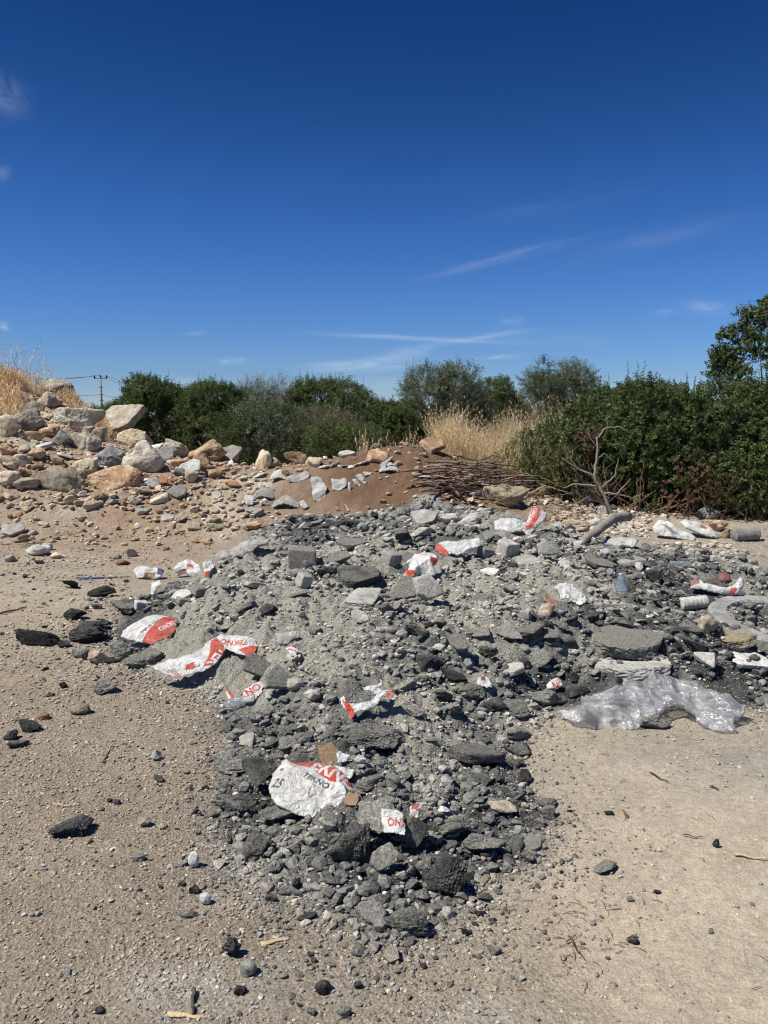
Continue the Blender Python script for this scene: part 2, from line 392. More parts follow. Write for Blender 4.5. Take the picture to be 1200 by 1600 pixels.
M['card'] = mat_wood('brown_cardboard', (.24, .16, .095), (.31, .22, .14))
def mat_bag(name, rough=.38, spec=.35, trans=.12):
    m, nt, b = nodes(name); p = pos(nt); c = attr(nt)
    d = ramp(nt, nz(nt, p, 11, 8, .75, .5), [(.42, 0.0), (.64, .62)])
    c = mix(nt, d, c, (.30, .285, .255)); g = ramp(nt, nz(nt, p, 110, 3, .7), [(.3, .90), (.7, 1.06)]); c = mix(nt, 1.0, c, g, 'MULTIPLY')
    nt.links.new(c, b.inputs['Base Color']); b.inputs['Roughness'].default_value = rough; b.inputs['Specular IOR Level'].default_value = spec
    bump(nt, b, nz(nt, p, 20, 6, .62, 1.6), .024)
    t = nt.nodes.new('ShaderNodeBsdfTranslucent'); nt.links.new(c, t.inputs[0])
    ms = nt.nodes.new('ShaderNodeMixShader'); ms.inputs[0].default_value = trans
    nt.links.new(b.outputs[0], ms.inputs[1]); nt.links.new(t.outputs[0], ms.inputs[2]); nt.links.new(ms.outputs[0], nt.nodes['Material Output'].inputs[0]); return m
M['bag'] = mat_bag('printed_bag'); M['cloth'] = mat_bag('dusty_cloth', .9, .1, .05)
def mat_film(name, whit=.42, tint=(.80, .82, .84), rough=.16, gl_=.75):
    m, nt, b = nodes(name); p = pos(nt); nt.nodes.remove(b)
    tr = nt.nodes.new('ShaderNodeBsdfTransparent'); tr.inputs[0].default_value = (.93, .94, .95, 1)
    df = nt.nodes.new('ShaderNodeBsdfDiffuse'); df.inputs[0].default_value = (*tint, 1)
    tl = nt.nodes.new('ShaderNodeBsdfTranslucent'); tl.inputs[0].default_value = (*tint, 1)
    gl = nt.nodes.new('ShaderNodeBsdfGlossy'); gl.inputs['Roughness'].default_value = rough
    m1 = nt.nodes.new('ShaderNodeMixShader'); m1.inputs[0].default_value = .4; nt.links.new(df.outputs[0], m1.inputs[1]); nt.links.new(tl.outputs[0], m1.inputs[2])
    m2 = nt.nodes.new('ShaderNodeMixShader'); nt.links.new(tr.outputs[0], m2.inputs[1]); nt.links.new(m1.outputs[0], m2.inputs[2])
    nt.links.new(ramp(nt, nz(nt, p, 9, 5, .6, .8), [(.3, whit*.55), (.7, min(1, whit*1.5))]), m2.inputs[0])
    m3 = nt.nodes.new('ShaderNodeMixShader'); fr = nt.nodes.new('ShaderNodeFresnel'); fr.inputs[0].default_value = 1.5
    nt.links.new(math_(nt, 'ADD', math_(nt, 'MULTIPLY', fr.outputs[0], gl_), .015, True), m3.inputs[0]); nt.links.new(m2.outputs[0], m3.inputs[1]); nt.links.new(gl.outputs[0], m3.inputs[2])
    nt.links.new(m3.outputs[0], nt.nodes['Material Output'].inputs[0])
    bn = nt.nodes.new('ShaderNodeBump'); bn.inputs['Distance'].default_value = .01; nt.links.new(nz(nt, p, 26, 7, .7, 1.5), bn.inputs['Height'])
    nt.links.new(bn.outputs[0], gl.inputs['Normal']); nt.links.new(bn.outputs[0], df.inputs['Normal'])
    return m
M['film'] = mat_film('clear_plastic_film', .24, (.84,.84,.82), .20, .8); M['pet'] = mat_film('clear_bottle_plastic', .22, (.75, .83, .88), .08); M['petblue'] = mat_film('bluish_bottle_plastic', .35, (.50, .64, .78), .1)
def flat(name, c, rough=.6):
    m, nt, b = nodes(name); p = pos(nt); f = ramp(nt, nz(nt, p, 40, 4), [(.3, .8), (.7, 1.15)])
    nt.links.new(mix(nt, 1.0, c, f, 'MULTIPLY'), b.inputs['Base Color']); b.inputs['Roughness'].default_value = rough; return m
M['wall'] = flat('white_plaster', (.75, .74, .71)); M['roof'] = flat('clay_roof', (.33, .17, .11)); M['pole'] = flat('pole_concrete', (.24, .22, .20)); M['dark'] = flat('dark_insulator', (.03, .03, .03))
M['wire'] = flat('wire_metal', (.05, .05, .055)); M['pane'] = flat('window_pane', (.06, .07, .09), .2); M['bluepl'] = flat('blue_plastic', (.05, .12, .28)); M['cap'] = flat('bottle_cap', (.45, .55, .68)); M['labelp'] = flat('bottle_label', (.35, .45, .62))
# ------------------------------------------------------------------ ground sheet
def lerp3(a, b, t): return a*(1-t)[:, None]+b*t[:, None]
def ground_color(x, y, z):
    hd, heap, berm = zones(x, y); n = len(x); c3 = lambda *v: np.tile(np.array(v), (n, 1))
    tan = c3(.470, .395, .298); brown = c3(.365, .303, .228); grey = c3(.31, .295, .255)
    px, py = proj(x, y, z)
    left = sm((.35-x+.35*fbm(x*1.1, y*1.1, octv=3, seed=61)+(y-2.2)*-.12)/.9)*sm((7-y)/3)
    c = lerp3(tan, brown, left)
    mid = sm((y-5.5)/2.5); c = lerp3(c, c3(.405, .345, .265), mid*.8)
    g = np.exp(-((x-1.75)/.85)**2-((y-3.45)/.42)**2)*.75+np.exp(-((x-.32)/.18)**2-((y-1.8)/.12)**2)*.6+np.exp(-((x+.38)/.3)**2-((y-1.95)/.22)**2)*.35
    c = lerp3(c, grey, np.clip(g*(.8+.6*fbm(x*6, y*6, octv=3, seed=62)), 0, .8))
    for (qx, qy, rx, ry, k) in [(455,1335,.22,.10,.8),(300,1535,.30,.11,.75),(745,1580,.14,.07,.8),(380,1400,.16,.10,.5),(200,1180,.25,.2,.3)]:
        ax, ay = unz(qx, qy); c = lerp3(c, c3(.47, .435, .37), np.clip(k*np.exp(-((x-ax)/rx)**2-((y-ay)/ry)**2)*(.9+1.4*fbm(x*9, y*9, octv=4, seed=72)), 0, .9))
    patches = sm((fbm(x*2.3, y*2.3, octv=4, seed=63)-.12)/.3)*.35; c = lerp3(c, c*.78, patches)
    lt = sm((fbm(x*1.7+4, y*1.7, octv=4, seed=64)-.1)/.3)*.3; c = lerp3(c, np.minimum(c*1.2, .5), lt)
    # crushed asphalt dust round the heap's foot
    rim = np.exp(-np.clip(-hd, 0, 9)/.12)*.55*(.6+.6*fbm(x*7, y*7, octv=3, seed=65)); c = lerp3(c, c3(.20, .197, .18), np.clip(rim, 0, 1))
    # far right gravel track
    tr = sm((x-2.0)/.8)*sm((y-6)/1.5)*sm((11-y)/1); c = lerp3(c, c3(.36, .325, .275), tr*.8)
    # berm soils
    bn = fbm(x*1.4, y*1.4, octv=4, seed=66)
    bc = lerp3(c3(.36, .285, .205), c3(.49, .42, .32), sm((bn+.1)/.5)); bc = lerp3(bc, c3(.34, .20, .125), sm((fbm(x*.9+7, y*.9, octv=3, seed=67)-.05)/.3)*.5)
    mound = np.exp(-((x-.25)/1.5)**2-((y-11.2)/1.4)**2); bc = lerp3(bc, c3(.175, .105, .062), np.clip(mound*1.5, 0, 1))
    toe = sm((y-7.9+.5*fbm(x*1.1, y*1.1, octv=3, seed=73))/1.6)*sm((1.5-x)/.6); c = lerp3(c, c3(.36, .275, .200), toe*.75); c = lerp3(c, bc, berm)
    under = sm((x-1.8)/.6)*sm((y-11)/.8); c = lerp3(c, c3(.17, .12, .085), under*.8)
    c = lerp3(c, c3(.16, .135, .085), sm((y-17)/6)*.8)
    # heap: dark fines and paler dust
    hn = fbm(x*1.5+3, y*1.5, octv=4, seed=68, gain=.55)
    df = dustf(x, y); dust = sm((df+.25)/.8)
    hc = lerp3(c3(.175, .174, .160), c3(.355, .340, .290), dust); hc = lerp3(hc, c3(.060, .061, .062), sm((-df-.15)/.6)*.85)
    return lerp3(c, hc, heap), heap, berm
def build_ground():
    nu = 640
    ys = [1.1]
    while ys[-1] < 19: ys.append(ys[-1]*1.0021+.0042)
    while ys[-1] < 3000: ys.append(ys[-1]*1.12)
    ys = np.array([-30, -8, -2, 0, .7]+ys); nv = len(ys)
    u = np.linspace(-1, 1, nu); u = u*.72+.28*u**5*1.0
    u = np.sign(u)*np.abs(u)
    wd = np.maximum(.9*np.maximum(ys, 1.2)+.8, 0); wd = np.where(ys > 25, ys*1.6, wd); wd[:4] = 14
    X = u[None, :]*wd[:, None]*1.0; Y = np.repeat(ys[:, None], nu, 1)
    x = X.ravel(); y = Y.ravel(); z = H(x, y)
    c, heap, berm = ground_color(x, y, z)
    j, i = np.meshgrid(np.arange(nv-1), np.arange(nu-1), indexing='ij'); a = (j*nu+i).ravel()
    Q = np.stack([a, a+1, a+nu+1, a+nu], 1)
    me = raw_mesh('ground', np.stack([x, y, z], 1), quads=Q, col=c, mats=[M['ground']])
    clean = sm((x-.15+.2*fbm(x*2, y*2, octv=3, seed=71))/.5)*sm((4.3-y)/1.2)
    rg = np.ones((len(x), 4), np.float32); rg[:, :3] = np.clip(1-.72*clean*(1-heap), 0, 1)[:, None]
    at = me.color_attributes.new('Rough', 'FLOAT_COLOR', 'POINT'); at.data.foreach_set('color', rg.ravel())
    link('ground', me, kind='structure')
build_ground()

# ------------------------------------------------------------------ stones
def rock_verts(seed, kind, level):
    r = np.random.default_rng(seed); d, T = ico(level)
    if kind == 'stone':
        P = d.copy(); n = fbm(d[:, 0]*1.3+seed, d[:, 1]*1.3, d[:, 2]*1.3, 3, seed); P = P*(1+.28*n)[:, None]
        P = P*(1+.02*fbm(d[:, 0]*9, d[:, 1]*9, d[:, 2]*9, 3, seed+1))[:, None]
    else:
        K, p = {'rock': (15, 16), 'clod': (9, 9), 'slab': (6, 30), 'oval': (12, 26), 'block': (3, 24)}[kind]
        ns = r.normal(size=(K, 3))
        if kind in ('slab', 'block', 'oval'): ns[:, 2] *= .25
        ns /= np.linalg.norm(ns, axis=1)[:, None]; h = r.uniform(.68, 1.0, K)
        if kind in ('slab', 'oval'):
            an = (np.arange(K)+r.uniform(-.48, .48, K))/K*2*math.pi; ns = np.stack([np.cos(an), np.sin(an), r.uniform(-.25, .25, K)], 1); h = r.uniform(.55 if kind == 'slab' else .85, 1.15 if kind == 'slab' else 1.0, K)
            ns = np.vstack([ns, [[r.uniform(-.05, .05), r.uniform(-.05, .05), 1], [.05, 0, -1]]]); h = np.append(h, [.42, .42])
        if kind == 'block':
            an = r.uniform(0, .6); ns = np.array([[math.cos(an+k*math.pi/2), math.sin(an+k*math.pi/2), r.uniform(-.1, .1)] for k in range(4)]+[[.08, -.05, 1], [0, .05, -1]]); h = np.array([1, .8, 1, .8, .6, .6])*r.uniform(.85, 1.1, 6)
        dn = np.maximum(d@ns.T, 0)/h; rr = (dn**p).sum(1)**(-1/p); rr = np.minimum(rr, 2.5)
        P = d*rr[:, None]; q = P*1.0
        am = {'rock': (.12, .050, .020), 'clod': (.16, .12, .085), 'slab': (.04, .034, .024), 'oval': (.045, .04, .03), 'block': (.02, .012, .006)}[kind]
        n = am[0]*fbm(q[:, 0]*1.6+seed, q[:, 1]*1.6, q[:, 2]*1.6, 3, seed)*2
        n = n+am[1]*(1-2*np.abs(fbm(q[:, 0]*4.5+seed, q[:, 1]*4.5, q[:, 2]*4.5, 3, seed+5)))
        n = n+am[2]*(1-2*np.abs(noise(q[:, 0]*13+seed, q[:, 1]*13, q[:, 2]*13, seed+9)))
        if level >= 5 and kind in ('clod', 'rock', 'oval'): n = n+am[2]*.5*(1-2*np.abs(noise(q[:, 0]*27+seed, q[:, 1]*27, q[:, 2]*27, seed+12)))
        P = P+d*n[:, None]
    lo, hi = P.min(0), P.max(0); return (P-(lo+hi)/2)/(hi-lo), T
_lib = {}
def rock_mesh(kind, mat, seed, level):
    k = (kind, mat, seed, level)
    if k not in _lib:
        V, T = rock_verts(seed, kind, level)
        _lib[k] = raw_mesh('rock', V, tris=T, mats=[M[mat]])
    return _lib[k]
KEEP = [(418,1184,556,1280),(590,1262,640,1306),(638,1252,668,1294),(350,1063,416,1118),(236,988,406,1060),(186,956,280,1010),(205,882,258,932),(268,872,338,908),(527,1058,626,1128),(678,836,756,874),(616,860,688,908),(768,788,860,842),(860,908,920,950),(840,914,874,950),(851,1056,883,1079),(744,1053,772,1077),(866,1062,1168,1148),(956,904,988,938),(1074,894,1164,932),(1018,808,1128,848),(940,836,1002,858),(338,842,426,878),(480,735,585,790),(420,735,486,800),(1060,935,1110,956),(496,1155,550,1196),(426,986,472,1010)]
CNT = {'chunk': 0, 'stone': 0, 'berm': 0}
PLACED = []     # px, py, r  (for keeping scattered ones off the traced ones)
_seed = [100]
def rock(box, kind, mat, name, label, cat='rock', dyf=.8, tilt=(0, 0, 0), sink=.18, lift=0, lib=False, group=None, hmin=.3, yaw=None):
    x0, y0, x1, y1 = box; cx = (x0+x1)/2; hp = y1-y0
    P = hit(cx, y1-.12*hp); d = P.y*math.cos(PITCH)-(P.z-CH)*math.sin(PITCH); s = d/F
    w = (x1-x0)*s; a = math.atan2(CH-P.z, P.y); dy = dyf*w
    hz = (hp*s-dy*math.sin(a))/math.cos(a)
    if hz < hmin*w: 
        hz = hmin*w; dy = max((hp*s-hz*math.cos(a))/max(math.sin(a), .05), .35*w)
    if kind == 'slab':
        dy = w*random.uniform(.75, 1.0); hz = w*random.uniform(.17, .26); tt = 0
        while tt < 62 and dy*math.sin(a+R(tt))+hz*math.cos(a+R(tt)) < hp*s: tt += 1
        tilt = (tt, tilt[1]*.7, tilt[2]+random.uniform(-22, 22)); lift += .5*dy*math.sin(R(tt))-.25*hz; sink = 0
    if kind == 'oval': dy = w*.8; hz = w*.2; tilt = (9, 2, 4); lift = .07; sink = 0
    _seed[0] += 1; sd = _seed[0]
    big = (x1-x0) > 40
    me = rock_mesh(kind, mat, sd, 6 if (x1-x0) > 85 or (y1 > 1250 and big) else 5 if big else 4) if not lib else rock_mesh(kind, mat, sd % 9, 3)
    o = link(name, me, label=label, cat=cat, group=group)
    k = 1+sink*.8
    o.scale = (w*1.03, dy, hz*k)
    o.location = (P.x, P.y+dy*.42*math.cos(R(tilt[0])), P.z+hz*.5-hz*sink*.5+lift)
    o.rotation_euler = (R(tilt[0]), R(tilt[1]), R(tilt[2]))
    PLACED.append((cx, (y0+y1)/2, (x1-x0)/2, hp/2)); return o

# traced pieces: box in the photograph, shape, material, description
AS = [ # pieces of broken asphalt and concrete
 ((597,1412,670,1470),'clod','asph','rounded granular asphalt clod at the very front tip of the heap'),
 ((660,1340,727,1418),'clod','black','blackest coarse asphalt clod, at the front edge of the heap'),
 ((507,1290,580,1370),'clod','asph','big broad grey asphalt clod in front of the largest printed bag'),
 ((558,1250,623,1330),'slab','grey','light grey dusty slab left of the torn white scrap with red letters'),
 ((578,1332,623,1382),'slab','grey','square light grey slab just behind the front tip clod'),
 ((618,1285,672,1350),'slab','asph','dark upright slab just right of the torn white scrap with red letters'),
 ((650,1343,675,1375),'rock','grey','small grey wedge between the blackest clod and the square slab'),
 ((673,1273,753,1325),'clod','asph','wide low grey clod between the upright slab and the smooth beige rock'),
 ((724,1305,795,1352),'clod','asph','dark low clod at the right front edge of the heap'),
 ((838,1243,872,1266),'rock','asph','dark upper one of two lumps beside the right edge of the heap'),
 ((842,1261,870,1286),'clod','asph','lower rounder one of two lumps beside the right edge of the heap'),
 ((530,1130,627,1190),'clod','asph','long dark ridge of asphalt behind the brown cardboard piece'),
 ((543,1203,605,1249),'rock','asph','flat dark clod touching the right end of the largest printed bag'),
 ((325,1180,392,1218),'clod','asph','dark low clod at the left edge of the heap behind the shaded one'),
 ((375,1187,425,1248),'slab','asph','dark tilted clod just left of the largest printed bag'),
 ((400,1257,462,1298),'clod','asph','dark clod under the left corner of the largest printed bag'),
 ((373,1303,420,1352),'clod','asph','dark blue-grey clod at the lower left corner of the heap'),
 ((408,1293,445,1322),'rock','grey','medium grey lump in front of the largest printed bag'),
 ((443,1290,478,1315),'rock','asph','small grey lump below the middle of the largest printed bag'),
 ((433,1150,482,1180),'clod','asph','dark lump behind the largest printed bag at its left'),
 ((747,1396,771,1416),'clod','asph','small dark clod fallen just in front of the heap right of the black clod'),
 ((762,1477,785,1497),'clod','grey','lone grey lump on bare ground in front of the heap'),
 ((548,1475,577,1498),'clod','asph','dark lump on the ground left below the front tip clod'),
 ((380,1033,421,1075),'slab','grey','left one of two flat grey slabs behind the small clear bottle'),
 ((413,1040,461,1095),'slab','grey','right larger one of two flat grey slabs behind the small clear bottle'),
 ((445,1060,478,1090),'rock','conc','brownish grey wedge at the foot of the two flat grey slabs'),
 ((650,1020,697,1058),'clod','asph','dark clod with black hollow in the middle of the heap'),
 ((688,1043,731,1072),'clod','black','black shaded chunk right of the middle of the heap'),
 ((697,997,735,1028),'slab','grey','dusty tilted slab above the black shaded chunk'),
 ((713,1067,762,1102),'clod','asph','rough dark clod left of the plastic film, in front of the shaded chunk'),
 ((610,1060,653,1088),'clod','grey','round grey clod right of the torn strips with red corner'),
 ((713,985,762,1002),'slab','grey','thin flat grey slab in the middle right of the heap'),
 ((447,853,494,892),'block','grey','square grey block with dark front near the back left of the heap'),
 ((528,883,597,928),'slab','asph','large dark speckled slab with pale rim at the back of the heap'),
 ((526,843,574,866),'slab','grey','slab with black hollow under it near the heap crest'),
 ((510,865,548,890),'slab','grey','dusty slab between the square block and the speckled slab'),
 ((532,923,594,961),'slab','conc','long tan dusty slab in front of the speckled slab'),
 ((400,943,433,968),'clod','black','black clod alone on pale dust right of the curled long bag'),
 ((605,903,650,950),'slab','grey','left broken half of the curved pipe fragment'),
 ((645,903,693,953),'slab','conc','right ribbed half of the curved pipe fragment'),
 ((778,973,818,1010),'slab','grey','steeply tilted slab with bright top and dark front'),
 ((740,986,768,1006),'slab','grey','flat slab left of the steeply tilted slab'),
 ((748,1005,779,1031),'clod','asph','round dark clod below the flat slab in the right half of heap'),
 ((840,846,874,878),'slab','conc','grey angled slab right of the white notched block'),
 ((930,1003,1047,1052),'oval','grey','large oval asphalt slab with crumbling layered edge'),
 ((964,871,1014,893),'slab','conc','flat tan slab right one of the cracked pair below the log'),
 ((918,875,962,895),'slab','grey','flat dark slab left one of the cracked pair below the log'),
 ((1087,1026,1119,1055),'slab','conc','flat round-cornered grey piece left of the pale slab by the ring'),
 ((823,1072,892,1112),'clod','asph','dark clod at the left end of the clear plastic film'),
 ((885,1068,925,1098),'clod','black','black lump partly under the clear plastic film'),
 ((992,1117,1052,1144),'clod','asph','dark stone lying on the middle of the clear plastic film'),
 ((1035,920,1087,953),'clod','asph','dark clod behind the white foam block'),
 ((870,990,905,1020),'clod','asph','dark clod left behind the oval asphalt slab'),
 ((100,968,164,1012),'clod','black','large cracked black clod at the far left of the heap'),
 ((127,1010,182,1044),'rock','lime','tan and grey boulder in front of the cracked black clod'),
 ((167,998,204,1038),'clod','asph','dark clod right of the tan and grey boulder'),
 ((105,1010,141,1035),'clod','asph','dark crumbly lump left of the tan and grey boulder'),
 ((190,1013,247,1052),'clod','asph','dark lumps in front of the flat grey tile'),
 ((137,1060,178,1091),'rock','asph','dark three-cornered rock alone in front of the left clods'),
 ((20,983,87,1014),'clod','black','low black clod near the left edge of the picture'),
 ((90,905,118,923),'clod','black','small black clod in front of the blue stick'),
 ((133,917,181,936),'clod','black','long black clod behind the cracked black clod'),
 ((90,948,131,973),'clod','black','black crumbly clod left behind the cracked black clod'),
 ((160,933,222,968),'clod','asph','dark heap corner lump behind the bag with red panel'),
 ((73,1275,133,1317),'clod','black','lone dark clod on the brown ground at left'),
 ((20,1123,60,1148),'rock','black','black pointed rock at the left edge among gravel'),
 ((0,1140,24,1160),'clod','black','black clod cut by the left edge of the picture'),
 ((10,1155,38,1175),'clod','asph','dark clod beside the one cut by the left edge'),
 ((237,1210,256,1226),'rock','black','shiny black lump on the ground left of the heap'),
 ((295,1383,311,1401),'rock','black','small black lump on brown ground near a pale stone'),
 ((345,1467,375,1506),'clod','black','smooth oval black lump near the bottom of the picture'),
 ((374,1504,400,1534),'stone','conc','pale grey stone just in front of the oval black lump'),
 ((277,1420,308,1438),'rock','asph','dark pointed lump left of the oval black lump'),
 ((412,1395,434,1414),'clod','black','black lump left of the chain of lumps before the heap'),
 ((435,1388,472,1406),'clod','asph','flat dark lump behind the pair of round lumps'),
 ((464,1424,493,1446),'clod','black','pair of round black lumps behind the wood chip'),
 ((930,1345,968,1374),'rock','grey','largest lone grey rock on the bare beige ground at right'),
 ((982,1463,1001,1481),'rock','black','black angular chip on bare beige ground at lower right'),
 ((945,1264,960,1276),'rock','black','black chip beside the red leaf on bare ground'),
 ((1021,1390,1035,1400),'rock','black','tiny black chip in the middle of the bare beige ground'),
 ((980,1400,991,1411),'stone','asph','tiny round grey pebble left of the tiny black chip'),
 ((492,1532,516,1560),'stone','black','round black lump near the bottom centre'),
 ((365,1540,384,1560),'clod','black','small black lump at the bottom behind the stick end'),
 ((145,1575,162,1590),'clod','black','black lump at the bottom left corner area'),
 ((1115,1310,1125,1328),'rock','black','black chip by the twigs at the right edge'),
 ((1085,870,1110,880),'clod','asph','flat dark clod on the far gravel track'),
]
PL = [ # pale concrete, blocks
 ((643,797,686,829),'slab','pale','large white-grey slab on the crest of the heap',(25,-14,8)),
 ((777,847,814,878),'block','pale','white notched block below the standing red and white bag',(10,5,20)),
 ((746,856,773,876),'block','conc','pale block left of the white notched block',(5,12,10)),
 ((595,863,628,889),'block','conc','pale block left of the crumpled bag with black opening',(12,8,30)),
 ((462,900,487,924),'block','conc','pale tilted block in front of the square grey block',(8,14,25)),
 ((208,940,229,958),'block','pale','pale block behind the bag with the red panel',(0,10,12)),
 ((267,925,298,949),'slab','pale','left piece of three pale blocks behind the long bag',(20,5,0)),
 ((297,917,328,936),'block','conc','right piece of three pale blocks behind the long bag',(10,5,30)),
 ((273,935,297,949),'block','pale','front piece of three pale blocks behind the long bag',(0,10,10)),
 ((197,1003,231,1023),'slab','conc','flat grey tile under the bag with the red panel',(8,0,0)),
 ((932,1040,1063,1069),'slab','conc','long thin pale slab under the oval asphalt slab',(6,0,-3)),
 ((1152,1015,1215,1055),'slab','pale','pale slab cut by the right edge in front of the ring',(22,6,0)),
 ((1120,986,1193,1018),'slab','cream','long beige slab right below the concrete ring',(10,-10,-15)),
 ((1095,965,1124,1002),'rock','lime','beige crumbly block left of the concrete ring',(0,0,0)),
 ((547,952,574,981),'slab','conc','beige wedge in front of the long tan slab',(20,0,0)),
 ((842,948,869,976),'rock','lime','beige rounded chunk in the right half of the heap',(0,0,0)),
 ((473,1078,501,1101),'rock','pale','whitish chunk right of the two flat grey slabs',(0,0,0)),
 ((553,1183,573,1204),'rock','pale','pale chunk above the right end of the largest bag',(0,0,0)),
 ((760,1252,808,1288),'rock','lime','smooth beige rock at the front right of the heap',(0,0,0)),
 ((107,1098,137,1121),'stone','lime','beige stone among gravel at the left',(0,0,0)),
 ((213,1279,235,1298),'rock','lime','pale square stone alone on the brown ground',(0,0,0)),
 ((56,1113,75,1128),'stone','orange','orange-tan stone beside the black pointed rock',(0,0,0)),
 ((310,1396,328,1418),'stone','pale','pale stone below the small black lump on brown ground',(0,0,0)),
 ((235,1175,251,1193),'rock','pale','white stone alone on the ground left of the heap',(0,0,0)),
 ((685,803,720,822),'rock','pale','left lump of pale rubble on the heap crest',(0,0,0)),
 ((715,803,752,828),'rock','pale','right lump of pale rubble on the heap crest',(0,0,0)),
 ((293,1334,310,1362),'stone','pale','white upright stone in pale dust left of the heap corner',(0,0,0)),
 ((681,1345,700,1357),'stone','pale','small white pebble on top of the blackest clod',(0,0,0)),
 ((618,1367,637,1386),'rock','pale','white stone between the square slab and the blackest clod',(0,0,0)),
 ((683,1262,704,1278),'rock','pale','white stone right of the curled scrap',(0,0,0)),
 ((1155,863,1168,872),'stone','pale','pale pebble on the track at the right edge',(0,0,0)),
 ((36,850,75,872),'rock','pale','low white rock beside the green weed',(0,0,0)),
 ((62,848,80,862),'stone','pale','white stone touching the green weed at its right',(0,0,0)),
 ((640,826,676,846),'rock','conc','grey lump below the white-grey crest slab',(0,0,0)),
]
BR = [ # berm rocks
 ((20,648,62,682),'rock','greylime','tan boulder with dark underside high on the left rock pile'),
 ((-12,655,25,692),'rock','lime','whitish boulder cut by the left edge high on the pile'),
 ((78,649,158,680),'rock','greylime','long grey-white slab rock across the left pile below the dry grass'),
 ((145,640,210,692),'slab','greylime','big grey leaning slab rock at the right top of the left pile'),
 ((53,598,104,626),'stone','greylime','topmost pale boulder on the grassy mound'),
 ((55,618,90,641),'rock','lime','pale boulder just under the topmost boulder'),
 ((40,631,63,649),'rock','greylime','small grey boulder left under the topmost boulders'),
 ((62,667,89,687),'rock','orange','brown boulder right of the tan boulder with dark underside'),
 ((31,678,64,693),'rock','orange','flat pinkish rock under the tan boulder with dark underside'),
 ((80,677,109,703),'rock','bluegrey','blue-grey rounded rock on the left pile'),
 ((111,682,151,711),'rock','greylime','grey rock between the blue-grey rock and the leaning slab'),
 ((122,669,144,686),'rock','lime','white block above the grey rock on the left pile'),
 ((133,702,188,737),'rock','bluegrey','dark grey shaded boulder left of the largest boulder'),
 ((180,675,228,706),'rock','cream','yellow-tan boulder resting on top of the largest boulder'),
 ((187,696,246,747),'rock','greylime','largest rounded grey boulder of the left pile'),
 ((143,672,164,695),'rock','lime','small tan rock leaning on the grey leaning slab'),
 ((136,733,214,772),'rock','orange','wide orange-brown boulder at the foot of the left pile'),
 ((110,721,146,751),'rock','cream','cream boulder left of the orange-brown boulder'),
 ((72,735,114,755),'rock','lime','cream flat-topped rock low on the left pile'),
 ((52,751,124,772),'rock','lime','long low beige rock at the foot of the left pile'),
 ((-8,741,26,769),'rock','lime','beige rock cut by the left edge at the pile foot'),
 ((255,692,291,721),'rock','lime','beige boulder left of the flat orange-beige boulder'),
 ((293,689,348,719),'rock','orange','flat orange-beige boulder on the berm crest'),
 ((343,687,376,719),'slab','conc','grey slab with black shaded front on the berm crest'),
 ((244,702,268,727),'slab','pale','pale slab right of the largest boulder'),
 ((235,696,253,711),'rock','pale','white rock behind the largest boulder at its right'),
 ((282,722,311,747),'slab','pale','pale blue-grey slab below the flat orange-beige boulder'),
 ((246,734,261,763),'slab','brick','brick-orange upright piece at the pile foot'),
 ((229,742,248,769),'slab','conc','grey standing slab left of the brick-orange piece'),
 ((270,734,291,748),'rock','bluegrey','dark stone right of the brick-orange piece'),
 ((80,716,98,731),'rock','orange','small tan stone in the middle of the left pile'),
 ((232,774,261,793),'rock','lime','beige block in front of the grey standing slab'),
 ((262,762,288,784),'slab','conc','flat grey broken tile right of the beige block'),
 ((211,795,231,808),'rock','conc','grey three-cornered piece on the dirt slope'),
 ((250,806,269,819),'slab','pale','white flat piece on the dirt slope'),
 ((2,822,31,842),'slab','pale','white flat rock at the left edge on the brown soil'),
 ((264,720,290,735),'rock','orange','orange-brown rock under the beige boulder on the berm'),
 ((297,717,329,739),'rock','orange','orange-brown rock under the flat orange-beige boulder'),
 ((398,709,422,738),'rock','cream','beige upright boulder on the berm left of middle'),
 ((446,713,484,727),'rock','orange','flat low boulder on the middle of the berm'),
 ((419,718,438,734),'rock','cream','yellow stone right of the beige upright boulder'),
 ((579,695,594,705),'rock','lime','beige stone on top of the brown mound'),
 ((658,687,694,713),'slab','orange','tan slab with dark edge beside the dry grass'),
 ((575,706,606,731),'rock','orange','brown rock near the top of the brown mound'),
 ((531,704,554,715),'slab','pale','white flat piece at the left shoulder of the brown mound'),
 ((702,705,724,716),'slab','pale','white slab piece in front of the dry grass'),
 ((753,762,826,801),'rock','cream','long yellowish rock in front of the brushwood'),
 ((827,763,857,782),'rock','orange','orange rock right of the long yellowish rock'),
 ((897,761,934,794),'slab','bluegrey','grey slab left of the dead branch foot'),
 ((884,814,922,838),'rock','lime','beige angular rock left of the cut log'),
 ((934,790,955,811),'rock','conc','grey rock behind the cut log'),
 ((1111,814,1138,835),'rock','orange','orange-beige rock right of the folded bags'),
 ((1128,828,1142,844),'rock','orange','small orange stone left of the concrete cylinder'),
 ((1000,735,1040,760),'rock','bluegrey','dark rock in the shade under the big shrub'),
 ((1095,795,1125,815),'rock','bluegrey','dark grey stone at the shrub foot behind the folded bags'),
 ((20,715,45,735),'rock','lime','pale angular stone on the left pile slope'),
 ((0,700,22,716),'rock','orange','brown stone left on the pile slope'),
 ((48,726,66,740),'rock','orange','tan stone between the cream rocks and the edge'),
 ((355,705,372,722),'rock','orange','brown stone at the foot of the black-fronted slab'),
 ((320,735,345,752),'rock','orange','tan stone below the flat orange-beige boulder'),
 ((440,735,455,747),'rock','orange','brown stone beside the grey broken sheets'),
]
LAND = []
def cnt_land(box, lab): LAND.append(((box[0]+box[2])/2, (box[1]+box[3])/2, lab))
